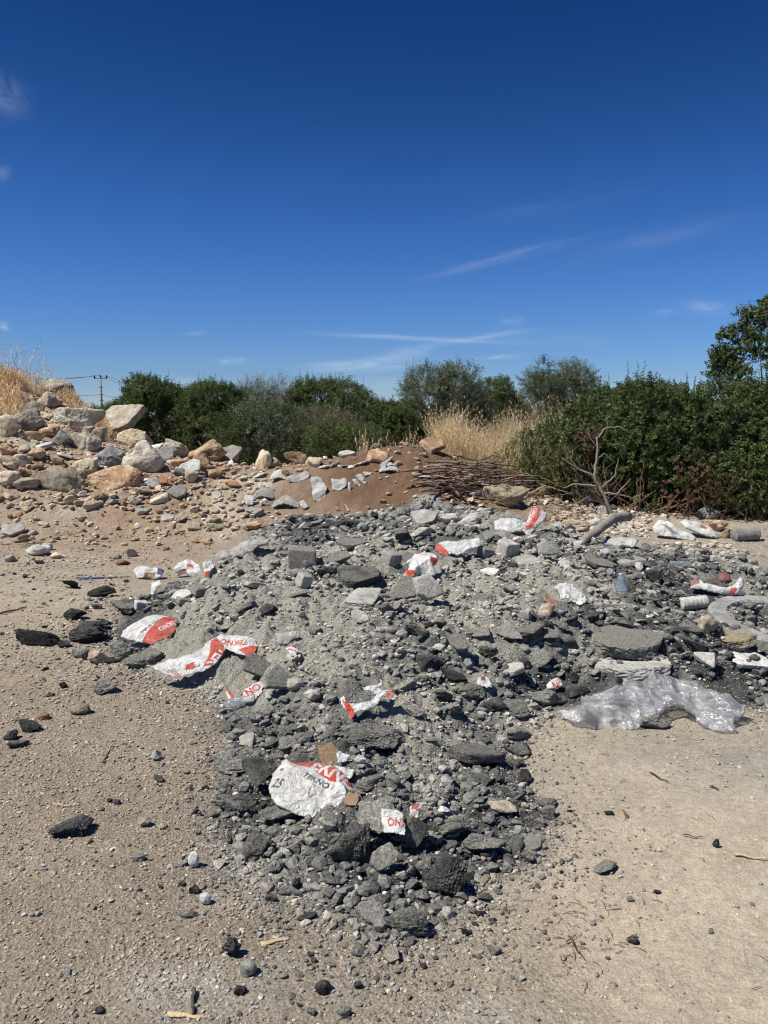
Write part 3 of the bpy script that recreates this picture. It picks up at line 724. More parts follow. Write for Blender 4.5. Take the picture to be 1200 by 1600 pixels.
for box, k, m, lab in AS:
    nm = 'boulder' if m == 'lime' else 'concrete_slab' if (m == 'conc' and k != 'stone') else 'stone' if m == 'conc' else 'asphalt_slab' if k in ('slab', 'block') else 'asphalt_chunk'
    t = (0, 0, 0)
    if k == 'slab': t = (random.uniform(8, 26), random.uniform(-14, 14), 0)
    if k == 'clod' or k == 'rock': t = (random.uniform(-8, 8), random.uniform(-8, 8), 0)
    if 'oval' in lab: t = (10, 2, 0)
    rock(box, k, m, nm, lab, nm.replace('_', ' '), dyf=.95 if k == 'slab' else .8, tilt=t, hmin=.22 if k == 'slab' else .35, lift=.02 if k == 'slab' else 0)
for box, k, m, lab, t in PL:
    nm = 'concrete_slab' if k == 'slab' else 'concrete_block' if k == 'block' else 'stone'
    rock(box, k, m, nm, lab, nm.replace('_', ' '), tilt=t, hmin=.16 if k == 'slab' else .35, sink=.12, lift=.01 if k != 'stone' else 0)
for box, k, m, lab in BR:
    nm = 'stone_slab' if k == 'slab' else 'boulder'; ww = (box[2]-box[0])*.08; box = (box[0]-ww, box[1]-.12*(box[3]-box[1]), box[2]+ww, box[3])
    rock(box, k, m, nm, lab, 'rock', dyf=.7, tilt=(random.uniform(-6, 10), random.uniform(-8, 8), 0), hmin=.45)
LAND = [(490,1230,'the largest printed bag'),(372,1103,'the small clear bottle'),(320,1022,'the long curled bag'),(232,984,'the bag with the red panel'),
 (578,1095,'the torn strips'),(616,1284,'the scrap with red letters'),(560,1350,'the big broad clod'),(633,1440,'the front tip clod'),(693,1378,'the blackest clod'),
 (716,854,'the flat white bag with red edge'),(650,882,'the crumpled bag with black opening'),(812,812,'the standing red and white bag'),(885,927,'the fanned torn bag'),
 (971,922,'the blue bottle'),(1155,972,'the concrete ring'),(988,1027,'the oval asphalt slab'),(1015,1105,'the clear plastic film'),(784,1270,'the smooth beige rock'),
 (560,905,'the dark speckled slab'),(470,872,'the square grey block'),(664,812,'the white-grey crest slab'),(380,857,'the grey cloth'),(300,890,'the crumpled scraps'),
 (798,990,'the steeply tilted slab'),(855,962,'the beige rounded chunk'),(132,990,'the cracked black clod'),(103,1296,'the lone dark clod'),(360,1487,'the oval black lump'),
 (949,1360,'the largest lone grey rock'),(990,1472,'the black angular chip'),(53,849,'the green weed'),(216,722,'the largest boulder'),(175,753,'the orange-brown boulder'),
 (320,704,'the flat orange-beige boulder'),(78,611,'the topmost boulder'),(498,765,'the white hanging sheet'),(445,787,'the curved grey sheet'),(606,728,'the folded sheet on the mound'),
 (745,755,'the brushwood'),(790,782,'the long yellowish rock'),(940,830,'the cut log'),(1070,828,'the folded bags'),(150,905,'the blue stick'),(40,665,'the tan boulder'),(590,1158,'the long dark ridge'),(630,1000,'the heap middle')]
POSW = {'L': 'left of', 'R': 'right of', 'B': 'behind', 'F': 'in front of'}
ORD = ['nearest', 'second', 'third', 'fourth', 'fifth', 'sixth', 'seventh', 'eighth', 'ninth', 'tenth', 'eleventh', 'twelfth', 'thirteenth', 'fourteenth', 'fifteenth', 'sixteenth', 'seventeenth', 'eighteenth', 'nineteenth', 'twentieth']
_pend = []
def free(px, py, r):
    for (a, b, c, d) in KEEP:
        if a-r < px < c+r and b < py < d+r*1.2: return False
    for (a, b, c, d) in PLACED:
        if abs(px-a) < c*.8+r*.5 and abs(py-b) < d*.8+r*.5: return False
    return True
def scatter(n, kindpick, namep, region, smin, smax, catg, group, sizeword):
    """individual pieces: region(rng) -> (px,py) in the picture, size in metres by power law"""
    got = 0; tries = 0
    while got < n and tries < n*14:
        tries += 1
        px, py = region(random); P = hit(px, py); s = P.y/F
        if 'heap' in group and smax > .1 and random.random() < .75*float(dustf(np.array([P.x]), np.array([P.y]))[0]): continue
        w = smin*(smax/smin)**(random.random()**1.7); wp = w/s
        if wp < 5.5: w = 5.5*s*random.uniform(1, 1.5); wp = w/s
        if not free(px, py, wp/2): continue
        kind, mat, tone = kindpick(random, px, py)
        me = rock_mesh(kind, mat, random.randrange(8), 4 if wp > 16 else 3)
        o = link(namep(kind, mat), me, group=group)
        o['category'] = catg; hz = w*random.uniform(.4, .75)*(.38 if kind == 'slab' else 1)
        o.scale = (w, w*random.uniform(.65, 1.0), hz); o.location = (P.x, P.y, P.z+hz*random.uniform(.18, .38))
        o.rotation_euler = (R(random.gauss(0, 13)), R(random.gauss(0, 13)), random.uniform(0, 6.28))
        PLACED.append((px, py, wp/2*.8, wp/2*.5)); got += 1
        _pend.append((o, px, py, wp, tone))
def finish_labels():
    gr = {}
    for o, px, py, wp, tone in _pend:
        best = min(LAND, key=lambda l: math.hypot(px-l[0], (py-l[1])*1.3)); dx = px-best[0]; dy = (py-best[1])*1.3
        dr = ('L' if dx < 0 else 'R') if abs(dx) > abs(dy) else ('B' if dy < 0 else 'F')
        sz = 'large' if wp > 30 else 'medium' if wp > 15 else 'small'
        gr.setdefault((sz, tone, o.name.split('.')[0].replace('_', ' '), POSW[dr], best[2]), []).append((math.hypot(dx, dy), o))
    for (sz, tone, nm, dr, lm), L in gr.items():
        L.sort(key=lambda t: t[0])
        for i, (_, o) in enumerate(L):
            w = '' if len(L) == 1 else ORD[min(i, 19)]+(' ' if i == 0 else ' nearest ')
            o['label'] = f'{w}{sz} {tone} {nm} {dr} {lm}'
def in_poly_px(poly, pxy):
    x, y = pxy; ins = False; n = len(poly)
    for i in range(n):
        x1, y1 = poly[i]; x2, y2 = poly[(i+1) % n]
        if (y1 > y) != (y2 > y) and x < (x2-x1)*(y-y1)/(y2-y1)+x1: ins = not ins
    return ins
HP = [(640,1470),(560,1425),(385,1335),(335,1250),(345,1170),(330,1100),(250,1050),(150,1005),(215,935),(320,872),(420,835),(560,802),(700,797),(850,812),(960,868),(1100,885),(1200,930),(1200,1100),(1150,1108),(872,1105),(808,1140),(818,1210),(865,1270),(845,1340),(728,1405)]
def reg_poly(poly):
    xs = [p[0] for p in poly]; ys = [p[1] for p in poly]
    def f(r):
        while True:
            q = (r.uniform(min(xs), max(xs)), r.uniform(min(ys), max(ys)))
            if in_poly_px(poly, q): return q
    return f
def pick_heap(r, px, py):
    P = hit(px, py); darkw = .55-.40*float(dustf(np.array([P.x]), np.array([P.y]))[0])
    t = r.random()
    if t < darkw*.50: return ('clod', 'asph', 'dark')
    if t < darkw*.75: return (r.choice(('rock', 'slab')), 'asph', 'dark')
    if t < darkw: return ('clod', 'black', 'black')
    if t < .9: return (r.choice(('clod', 'slab', 'rock')), 'grey', 'dusty grey')
    return ('slab', 'conc', 'pale')
nmh = lambda k, m: 'concrete_piece' if m == 'conc' else 'asphalt_slab' if k == 'slab' else 'asphalt_chunk'
scatter(205, pick_heap, nmh, reg_poly(HP), .05, .26, 'asphalt chunk', 'broken asphalt pieces on the heap', '')
# dark lumps strewn round the heap
LG = [(100,900),(330,870),(230,960),(250,1050),(330,1110),(330,1250),(380,1350),(600,1480),(560,1600),(380,1600),(0,1600),(0,1100),(0,960)]
def pick_dark(r, px, py): return (r.choice(('clod', 'clod', 'rock')), r.choice(('black', 'asph')), 'dark')
scatter(60, pick_dark, nmh, reg_poly([(240,1060),(330,1120),(330,1260),(385,1355),(600,1480),(590,1600),(470,1600),(380,1440),(200,1420),(140,1200)]), .016, .045, 'asphalt chunk', 'dark lumps strewn beside the heap', '')
scatter(34, pick_dark, nmh, reg_poly([(830,1210),(880,1270),(860,1350),(740,1420),(700,1500),(640,1520),(760,1460),(900,1350),(905,1270)]), .016, .036, 'asphalt chunk', 'dark lumps strewn beside the heap', '')
scatter(30, pick_dark, nmh, reg_poly([(140,930),(215,900),(290,880),(250,960),(240,1060),(150,1060),(80,1000)]), .03, .11, 'asphalt chunk', 'dark lumps strewn beside the heap', '')
scatter(20, pick_dark, nmh, reg_poly([(0,880),(150,870),(200,930),(100,1080),(0,1180)]), .03, .08, 'asphalt chunk', 'dark lumps strewn beside the heap', '')
def pick_pale(r, px, py): return (r.choice(('rock', 'stone', 'rock')), r.choice(('lime', 'pale', 'conc')), 'pale')
nms = lambda k, m: 'concrete_slab' if k == 'slab' else 'stone'
scatter(70, pick_pale, nms, reg_poly(HP), .02, .07, 'stone', 'pale stones in the heap', '')
scatter(45, pick_pale, nms, reg_poly([(0,870),(210,930),(330,1110),(330,1260),(600,1480),(500,1600),(0,1600)]), .014, .035, 'stone', 'pale stones on the ground', '')
def pick_slab(r, px, py): return (r.choice(('slab', 'block', 'slab')), r.choice(('pale', 'conc', 'pale')), 'whitish')
nmw = lambda k, m: 'concrete_fragment'
scatter(34, pick_slab, nmw, reg_poly([(380,830),(560,805),(760,800),(1000,870),(1180,930),(1180,1040),(900,1000),(700,960),(440,960)]), .05, .2, 'concrete piece', 'pale concrete fragments on the heap', '')
scatter(22, pick_slab, nmw, reg_poly([(850,790),(980,780),(1010,830),(1100,850),(940,865),(860,850)]), .06, .22, 'concrete piece', 'pale concrete fragments below the shrub', '')
scatter(14, pick_slab, nmw, reg_poly([(380,745),(470,735),(590,720),(560,790),(430,815),(370,800)]), .08, .25, 'concrete piece', 'pale concrete fragments on the soil berm', '')
def pick_berm(r, px, py):
    t = r.random()
    if t < .40: return (r.choice(('rock', 'rock', 'slab')), 'lime', 'beige')
    if t < .66: return ('rock', 'orange', 'orange-tan')
    if t < .74: return ('rock', 'greylime', 'grey')
    if t < .9: return ('slab', 'pale', 'white')
    return ('rock', 'cream', 'cream')
BP = [(0,655),(60,650),(150,655),(240,705),(340,712),(420,722),(520,715),(560,745),(500,800),(420,825),(330,850),(200,800),(0,800)]
nmb = lambda k, m: 'broken_slab' if k == 'slab' else 'berm_rock'
scatter(72, pick_berm, nmb, reg_poly([(0,655),(60,650),(150,655),(240,705),(340,712),(330,745),(240,770),(0,775)]), .26, .72, 'rock', 'rocks on the berm', '')
scatter(150, pick_berm, nmb, reg_poly(BP), .07, .34, 'rock', 'rocks on the berm', '')
scatter(30, pick_berm, nmb, reg_poly([(0,800),(330,850),(200,890),(0,880)]), .06, .2, 'rock', 'rocks on the berm', '')
scatter(16, pick_berm, nmb, reg_poly([(520,705),(600,695),(720,705),(800,745),(700,770),(540,760)]), .06, .22, 'rock', 'rocks on the brown mound', '')
scatter(60, pick_berm, nmb, reg_poly([(690,770),(870,770),(990,780),(1000,830),(960,870),(880,850),(840,800),(700,795)]), .06, .24, 'rock', 'rocks below the shrub', '')
finish_labels()

# ------------------------------------------------------------------ gravel (uncountable)
def pebbles(name, label, cat, x, y, size, palette, level=1, emb=.25, jit=.25, soil=0):
    z = H(x, y); px, py = proj(x, y, z); bad = np.zeros(len(x), bool)
    for (a, b_, c, d) in KEEP: bad |= (px > a-2) & (px < c+2) & (py > b_+2) & (py < d+1)
    ok = ~(bad & (size > .014)); x, y, z, size = x[ok], y[ok], z[ok], size[ok]; n = len(x); kt = 10
    T0 = None; cols = np.asarray(palette)
    rs = RNG.integers(0, kt, n); temps = []
    for k in range(kt):
        V, T = rock_verts(900+k, ('rock', 'stone', 'clod')[k % 3], level); temps.append(V); T0 = T
    temps = np.array(temps); V = temps[rs]
    sc = size[:, None]*np.stack([np.ones(n), RNG.uniform(.6, 1, n), RNG.uniform(.4, .8, n)], 1)
    V = V*sc[:, None, :]
    a = RNG.uniform(0, 6.283, n); b = RNG.normal(0, .35, n)
    ca, sa = np.cos(a)[:, None], np.sin(a)[:, None]; cb, sb = np.cos(b)[:, None], np.sin(b)[:, None]
    X, Y, Z = V[..., 0], V[..., 1], V[..., 2]
    X, Z = X*cb-Z*sb, X*sb+Z*cb
    X, Y = X*ca-Y*sa, X*sa+Y*ca
    P = np.stack([X+x[:, None], Y+y[:, None], Z+(z+sc[:, 2]*emb)[:, None]], -1)
    m = temps.shape[1]; T = (T0[None]+(np.arange(n)*m)[:, None, None]).reshape(-1, 3)
    c = cols[RNG.integers(0, len(cols), n)]*RNG.uniform(1-jit, 1+jit, (n, 1)); 
    if soil: f = (soil*RNG.random(n)**.6)[:, None]; c = c*(1-f)+ground_color(x, y, z)[0]*f*RNG.uniform(.8, 1.3, (n, 1))
    c = np.repeat(c, m, 0)
    me = raw_mesh(name, P.reshape(-1, 3), tris=T, col=c, mats=[M['gravel']], smooth=False)
    return link(name, me, label=label, cat=cat, kind='stuff')
def sample(n, y0, y1, keep, pw=1.0):
    """points denser near the camera, kept where keep(x,y) says"""
    out = []; got = 0
    while got < n:
        k = 40000; y = y0*(y1/y0)**(RNG.random(k)**pw); x = RNG.uniform(-.70, .66, k)*y
        p = keep(x, y); ok = RNG.random(k) < p; out.append(np.stack([x[ok], y[ok]])); got += ok.sum()
    o = np.concatenate(out, 1)[:, :n]; return o[0], o[1]
def psize(n, lo, hi, p=2.6): return lo*(hi/lo)**(RNG.random(n)**p)
DK = [(.10, .10, .10), (.17, .168, .163), (.24, .236, .222), (.06, .06, .06), (.33, .32, .285), (.43, .415, .37), (.20, .198, .19)]
PALE = [(.52, .50, .45), (.64, .62, .57), (.42, .37, .31), (.36, .34, .30), (.55, .47, .37)]
BERM = [(.58, .50, .39), (.45, .36, .27), (.50, .35, .23), (.40, .29, .21), (.66, .61, .53), (.32, .23, .16)]
kh = lambda x, y: zones(x, y)[1]
x, y = sample(80000, 2.1, 10.5, kh); s = psize(len(x), .0045, .08, 5.0)*np.clip(y/4.5, .75, 2.0)
dz = dustf(x, y); ok = (RNG.random(len(x)) < np.clip(1.0-.55*dz, .25, 1)) | (s < .012); s = s*(1-.35*np.clip(dz, 0, 1)); x, y, s = x[ok], y[ok], s[ok]
pebbles('asphalt_rubble', 'fine grey and black asphalt rubble covering the whole heap', 'rubble', x, y, s, DK, soil=.95)
x, y = sample(30000, 2.1, 10.5, kh); s = psize(len(x), .005, .036, 3.2)*np.clip(y/4.5, .75, 2.0)
pebbles('pale_rubble', 'small pale stones and concrete crumbs mixed into the dark heap', 'rubble', x, y, s, PALE, soil=.5)
def ks(x, y):
    hd, heap, berm = zones(x, y); return np.exp(-np.clip(-hd, 0, 9)/.14)*(1-heap)+.012*(1-heap)*(x < .2)
x, y = sample(15000, 1.8, 9.5, ks); s = psize(len(x), .004, .026, 2.2)*np.clip(y/4, .8, 1.8)
pebbles('scattered_crumbs', 'dark asphalt crumbs scattered on the ground round the heap foot', 'gravel', x, y, s, DK, soil=.4)
def kg(x, y):
    hd, heap, berm = zones(x, y); right = sm((x-.1)/.6)*sm((4.6-y)/1.2)
    patch = .25+1.1*sm((fbm(x*1.3, y*1.3, octv=3, seed=81)+.1)/.4)
    pg = np.exp(-((x+1.5)/.7)**2-((y-3.9)/.7)**2)
    return np.clip((patch+1.2*pg)*(1-heap)*(1-berm)*(1-.90*right), 0, 1)
x, y = sample(46000, 1.7, 11, kg); s = psize(len(x), .0028, .017, 2.8)*np.clip(y/3, .8, 2.6)
pebbles('ground_gravel', 'fine pale gravel and grit lying on the beige ground', 'gravel', x, y, s, PALE+[(.24, .21, .175), (.12, .115, .11), (.30, .26, .21)]*2, level=1, emb=.15, soil=.8)
def kb(x, y):
    hd, heap, berm = zones(x, y); md = np.exp(-((x-.25)/1.3)**4-((y-11.1)/1.3)**4)
    return berm*(1-heap)*(1-.72*np.clip(md*1.4, 0, 1))*(y < 17)
x, y = sample(23000, 9.2, 16, kb, .8); s = psize(len(x), .012, .12, 3.8)
pebbles('berm_rubble', 'small beige and orange stones covering the soil berm', 'rubble', x, y, s, BERM, soil=.7)
x, y = sample(4200, 8.5, 14, lambda x, y: sm((x-1.7)/.4)*sm((4.6-x)/.8)*np.exp(-((y-10.6)/1.3)**2)); s = psize(len(x), .014, .11, 2.2)
pebbles('shrub_foot_rubble', 'mixed pale rubble and soil crumbs lying below the big shrub', 'rubble', x, y, s, BERM+PALE, soil=.8)

def kc(x, y):
    hd, heap, berm = zones(x, y); right = sm((x-.2+.25*fbm(x*2, y*2, octv=3, seed=74))/.5)*sm((4.2-y)/1.2)
    return np.clip((.04+1.3*sm((fbm(x*2.1, y*2.1, octv=4, seed=82)-.05)/.3))*(1-heap)*(1-.93*right)*(1-berm), 0, 1)
x, y = sample(15000, 1.6, 10, kc); s = psize(len(x), .004, .022, 3.6)*np.clip(y/3.2, .8, 2.2)
pebbles('soil_crumbs', 'crumbs and crusts of dry brown soil on the ground at left', 'soil', x, y, s, [(.33,.28,.215)], emb=.22, soil=1, jit=.12)
# ------------------------------------------------------------------ lettering raster (printed on the bags themselves)
_txt = {}
def text_tris(s, bold=.035):
    if s in _txt: return _txt[s]
    cu = bpy.data.curves.new('lettering', 'FONT'); cu.body = s; cu.offset = bold; cu.space_character = 1.04
    o = bpy.data.objects.new('lettering', cu); COL.objects.link(o)
    me = o.to_mesh(); me.calc_loop_triangles()
    v = np.array([q.co[:2] for q in me.vertices]); t = np.array([l.vertices[:] for l in me.loop_triangles])
    o.to_mesh_clear(); bpy.data.objects.remove(o); bpy.data.curves.remove(cu)
    lo, hi = v.min(0), v.max(0); v = v-lo; _txt[s] = (v[t], (hi-lo)[0], (hi-lo)[1]); return _txt[s]
def in_tris(P, T):
    m = np.zeros(len(P), bool)
    for a, b, c in T:
        lo = np.minimum(np.minimum(a, b), c); hi = np.maximum(np.maximum(a, b), c)
        k = np.nonzero((P[:, 0] >= lo[0]) & (P[:, 0] <= hi[0]) & (P[:, 1] >= lo[1]) & (P[:, 1] <= hi[1]))[0]
        if len(k) == 0: continue
        q = P[k]; d1 = (b[0]-a[0])*(q[:, 1]-a[1])-(b[1]-a[1])*(q[:, 0]-a[0]); d2 = (c[0]-b[0])*(q[:, 1]-b[1])-(c[1]-b[1])*(q[:, 0]-b[0]); d3 = (a[0]-c[0])*(q[:, 1]-c[1])-(a[1]-c[1])*(q[:, 0]-c[0])
        m[k[((d1 >= 0) & (d2 >= 0) & (d3 >= 0)) | ((d1 <= 0) & (d2 <= 0) & (d3 <= 0))]] = True
    return m
RED = (.62, .07, .035); WHITE = (.78, .775, .75); INK = (.035, .035, .04)
def crease(u, v, seed, f, n=3):
    """crumpled-paper height: sharp ridges between flat facets"""
    r = np.random.default_rng(seed); t = 0; a = 1; s = 0
    for k in range(n):
        wu = u+.35/f*noise(u*f*.7, v*f*.7, seed=seed+k); wv = v+.35/f*noise(u*f*.7+5, v*f*.7, seed=seed+k+50)
        an = r.uniform(0, 3.14); x = (wu*math.cos(an)+wv*math.sin(an))*f; y = (-wu*math.sin(an)+wv*math.cos(an))*f
        x0 = np.floor(x); y0 = np.floor(y); fx = x-x0; fy = y-y0; ix = x0.astype(np.int64); iy = y0.astype(np.int64); iz = np.zeros_like(ix)
        a0 = _hash(ix, iy, iz, seed+k); b0 = _hash(ix+1, iy, iz, seed+k); c0 = _hash(ix, iy+1, iz, seed+k); d0 = _hash(ix+1, iy+1, iz, seed+k)
        up = fx > fy    # triangular facets
        h = np.where(up, a0+(b0-a0)*fx+(d0-b0)*fy, a0+(c0-a0)*fy+(d0-c0)*fx)
        t = t+a*h; s += a; a *= .5; f *= 1.9
    return t/s
def sheet(name, label, cat, poly, tilt=20, puff=.03, crump=.012, f=9, seed=1, res=.006, mat='bag', prints=(), base=WHITE, thick=.003, lift=.015, group=None, fold=None, rag=.5, clamp=True, powder=None):
    cx = sum(p[0] for p in poly)/len(poly); my = max(p[1] for p in poly); ty = min(p[1] for p in poly)
    A = hit(cx, my-.08*(my-ty)); A = A+Vector((0, 0, lift)); t = R(tilt)
    Nn = Vector((0, -math.sin(t), math.cos(t))); Vv = Vector((0, math.cos(t), math.sin(t))); O = Vector((0, 0, CH))
    def uv(px, py):
        d = ray(px, py); k = (A-O).dot(Nn)/d.dot(Nn); P = O+d*k-A; return (P.x, P.dot(Vv))
    pu = [uv(*p) for p in poly]; us = [p[0] for p in pu]; vs = [p[1] for p in pu]
    gu = np.arange(min(us)-res, max(us)+2*res, res); gv = np.arange(min(vs)-res, max(vs)+2*res, res)
    UU, VV = np.meshgrid(gu, gv); u = UU.ravel(); v = VV.ravel(); nu, nv = len(gu), len(gv)
    wob = .012*rag
    sd = polysd(u+wob*noise(u*30, v*30, seed=seed+3)+wob*.5*noise(u*80, v*80, seed=seed+8), v+wob*noise(u*30+9, v*30, seed=seed+4), pu)
    puff = puff*(1 if res < .0025 or mat == 'film' else .6); crump = crump*1.25; ext = max(min(max(us)-min(us), max(vs)-min(vs)), .02); prof = 1-np.exp(-np.clip(sd, 0, 9)/(ext*.16))
    h = puff*prof+crump*crease(u, v, seed, f)+.25*crump*crease(u, v, seed+77, f*3.3, 2)
    if fold: h = h+fold(u, v, sd)
    def world(hh):
        P = np.stack([A.x+u+Nn.x*hh, A.y+v*Vv.y+Nn.y*hh, A.z+v*Vv.z+Nn.z*hh], 1)
        return P
    T = world(h); B = world(np.minimum(h-thick, -puff*.5*prof+h*.3-thick)) if puff > .012 else world(h-thick)
    if clamp:
        g = H(T[:, 0], T[:, 1]); T[:, 2] = np.maximum(T[:, 2], g+.006+thick); B[:, 2] = np.minimum(B[:, 2], T[:, 2]-thick*.8)
    c = np.tile(np.array(base), (len(u), 1)).astype(float)
    P2 = np.stack([u, v], 1)
    for pr in prints:
        if pr[0] == 'band':
            m = polysd(u, v, [uv(*q) for q in pr[1]]) > 0; c[m] = pr[2]
        elif pr[0] == 'text':
            _, s, a, b, hs, colr = pr[:6]; a = Vector(uv(*a)); b = Vector(uv(*b)); tt, tw, th = text_tris(s)
            L = (b-a).length; e = (b-a)/L; n2 = Vector((-e.y, e.x)); sc = L/tw
            q = np.stack([((u-a.x)*e.x+(v-a.y)*e.y)/sc, ((u-a.x)*n2.x+(v-a.y)*n2.y)/(sc*hs)], 1)
            m = in_tris(q, tt); c[m] = colr
        elif pr[0] == 'lines':     # rows of fine print, too small to read in the photograph
            _, a, b, n, gap, colr = pr; a = Vector(uv(*a)); b = Vector(uv(*b)); L = (b-a).length; e = (b-a)/L; n2 = Vector((-e.y, e.x))
            q0 = (u-a.x)*e.x+(v-a.y)*e.y; q1 = (u-a.x)*n2.x+(v-a.y)*n2.y; row = np.floor(-q1/gap); fr = -q1/gap-row
            ln = L*(.65+.35*np.abs(noise(row*1.7, row*0, seed=seed)))
            m = (q0 > 0) & (q0 < ln) & (row >= 0) & (row < n) & (fr < .45) & (noise(q0*300, row*3.1, seed=4) > -.35); c[m] = c[m]*.45+np.array(colr)*.55
    c = c*(1-.10*np.clip(fbm(u*14, v*14, octv=3, seed=seed+5), 0, 1))[:, None]
    if powder:
        pc = uv(*powder[0]); d = np.hypot((u-pc[0])/powder[1], (v-pc[1])/powder[2]); m = sm((1-d)+.45*fbm(u*60, v*60, octv=3, seed=9))
        c = c*(1-m)[:, None]+np.array([.78, .77, .72])*m[:, None]*(.8+.25*noise(u*200, v*200, seed=6))[:, None]
        T[:, 2] += m*(.006+.01*np.abs(fbm(u*55, v*55, octv=3, seed=8)))
    keep = (sd > 0).reshape(nv, nu); fk = keep[:-1, :-1] & keep[1:, :-1] & keep[:-1, 1:] & keep[1:, 1:]
    j, i = np.nonzero(fk); a = j*nu+i; n0 = len(u)
    Q = np.stack([a, a+1, a+nu+1, a+nu], 1); QB = Q[:, ::-1]+n0
    # rim
    E = np.concatenate([Q[:, [0, 1]], Q[:, [1, 2]], Q[:, [2, 3]], Q[:, [3, 0]]]); key = {}
    es = np.sort(E, 1); kk = es[:, 0].astype(np.int64)*(2*n0)+es[:, 1]; un, idx, ct = np.unique(kk, return_index=True, return_counts=True)
    bd = E[idx[ct == 1]]; QR = np.stack([bd[:, 1], bd[:, 0], bd[:, 0]+n0, bd[:, 1]+n0], 1)
    allq = np.concatenate([Q, QB, QR]); used, inv = np.unique(allq, return_inverse=True)
    Vx = np.concatenate([T, B])[used]; cc = np.concatenate([c, np.tile(np.array(base)*.8, (n0, 1))])[used]
    me = raw_mesh(name, Vx, quads=inv.reshape(allq.shape), col=cc, mats=[M[mat]])
    return link(name, me, label=label, cat=cat, group=group)

# the bags, one by one
sheet('cement_bag', 'largest white bag with red band, black lettering and spilt powder, front of the heap', 'bag',
  [(444,1186),(470,1191),(500,1194),(528,1202),(545,1214),(552,1236),(545,1252),(553,1268),(530,1272),(500,1274),(489,1278),(462,1272),(436,1260),(424,1250),(420,1232),(426,1212)], tilt=20, puff=.045, crump=.016, f=7, seed=3, res=.0021,
  prints=[('band', [(440,1183),(500,1190),(548,1212),(553,1240),(543,1233),(518,1232),(490,1212),(462,1202)], RED),
          ('text', 'EKNO', (484,1209), (549,1243), 1.35, (.80,.78,.75)), ('text', 'TEKNO Ç', (470,1226), (521,1253), 1.1, INK),
          ('text', '25', (423,1236), (437,1242), 1.4, INK), ('lines', (448,1252), (441,1218), 8, .010, (.2,.2,.2)), ('band', [(438,1206),(444,1207),(444,1213),(438,1212)], (.15,.15,.15))],
  powder=((480,1252), .075, .075), lift=.03)
sheet('bag_scrap', 'torn white scrap with upside-down red letters between the grey slabs at the front', 'bag scrap',
  [(593,1264),(607,1264),(622,1266),(630,1268),(637,1292),(634,1305),(615,1302),(600,1301)], tilt=35, puff=.008, crump=.008, f=14, seed=5, res=.0024,
  prints=[('text', 'EKNO', (642,1281), (606,1279), 1.35, RED), ('lines', (600,1268), (628,1272), 3, .009, (.2,.2,.2))], lift=.15)
sheet('bag_scrap', 'small curled white strip with a red spot right of the upside-down red letters', 'bag scrap',
  [(640,1262),(650,1254),(667,1252),(667,1258),(656,1268),(648,1280),(642,1292),(637,1288)], tilt=50, puff=.006, crump=.014, f=16, seed=6, res=.003, prints=[('band', [(645,1254),(656,1256),(652,1266),(643,1264)], RED)], lift=.06)
sheet('bag_scrap', 'small white scrap with red letters KNO behind the clear bottle', 'bag scrap',
  [(376,1090),(382,1078),(396,1069),(408,1065),(414,1070),(411,1083),(396,1094),(380,1097)], tilt=28, puff=.008, crump=.006, f=12, seed=7, res=.0028,
  prints=[('text', 'KNO', (379,1094), (410,1076), 1.15, RED), ('lines', (392,1093), (408,1087), 1, .01, (.3,.3,.3))], lift=.03)
sheet('bag_scrap', 'red strip with white edge left of the scrap with letters KNO', 'bag scrap',
  [(352,1078),(359,1077),(371,1090),(367,1097),(357,1095)], tilt=30, puff=.006, crump=.007, f=14, seed=8, res=.003, prints=[('band', [(354,1079),(359,1078),(371,1092),(365,1096)], RED)], lift=.02)
sheet('cement_bag', 'long curled white bag with upside-down red lettering lying along the left of the heap', 'bag',
  [(346,992),(370,990),(398,996),(404,1008),(398,1020),(390,1025),(370,1021),(352,1014),(350,1022),(342,1034),(322,1048),(300,1053),(270,1058),(250,1050),(238,1042),(262,1032),(300,1024),(318,1012),(330,998)], tilt=24, puff=.035, crump=.018, f=6, seed=9, res=.004,
  prints=[('band', [(330,1002),(338,996),(350,1010),(350,1022),(332,1040),(318,1044),(328,1026)], RED), ('text', 'TEKNO', (389,1003), (346,1000), 1.2, RED), ('text', 'TEK', (346,1014), (322,1040), 1.1, (.8,.78,.76)),
          ('text', 'BAZLI', (312,1040), (290,1046), 1, INK), ('text', 'TEKNO', (285,1053), (262,1047), 1, RED), ('band', [(372,1016),(402,1008),(398,1022),(388,1026)], RED), ('lines', (300,1046), (258,1052), 2, .012, (.15,.15,.15)), ('band', [(290,1042),(304,1038),(304,1046),(292,1048)], RED)], lift=.05)
sheet('cement_bag', 'white bag with red panel of upside-down letters on the left edge of the heap', 'bag',
  [(188,994),(198,982),(214,972),(228,962),(245,958),(262,964),(278,970),(277,982),(268,995),(250,1006),(236,1008),(222,1003),(200,1001)], tilt=26, puff=.055, crump=.015, f=5, seed=10, res=.0045,
  prints=[('band', [(222,1002),(256,967),(280,967),(280,990),(250,1010),(228,1008)], RED), ('text', 'TEKNO', (277,971), (247,987), 1.25, (.82,.8,.76)), ('text', 'yapı grubu', (249,971), (219,992), .9, INK), ('lines', (240,1000), (228,1003), 2, .012, (.8,.78,.76))], lift=.05)
sheet('crumpled_bag', 'crumpled white bag with blue corner behind the left pale blocks', 'bag',
  [(207,890),(222,884),(248,886),(257,890),(252,902),(240,908),(230,902),(214,904)], tilt=40, puff=.05, crump=.04, f=6, seed=11, res=.007, prints=[('band', [(247,886),(260,888),(256,902),(246,898)], (.05,.07,.22)), ('band', [(226,900),(244,896),(240,910),(226,906)], (.35,.17,.08))])
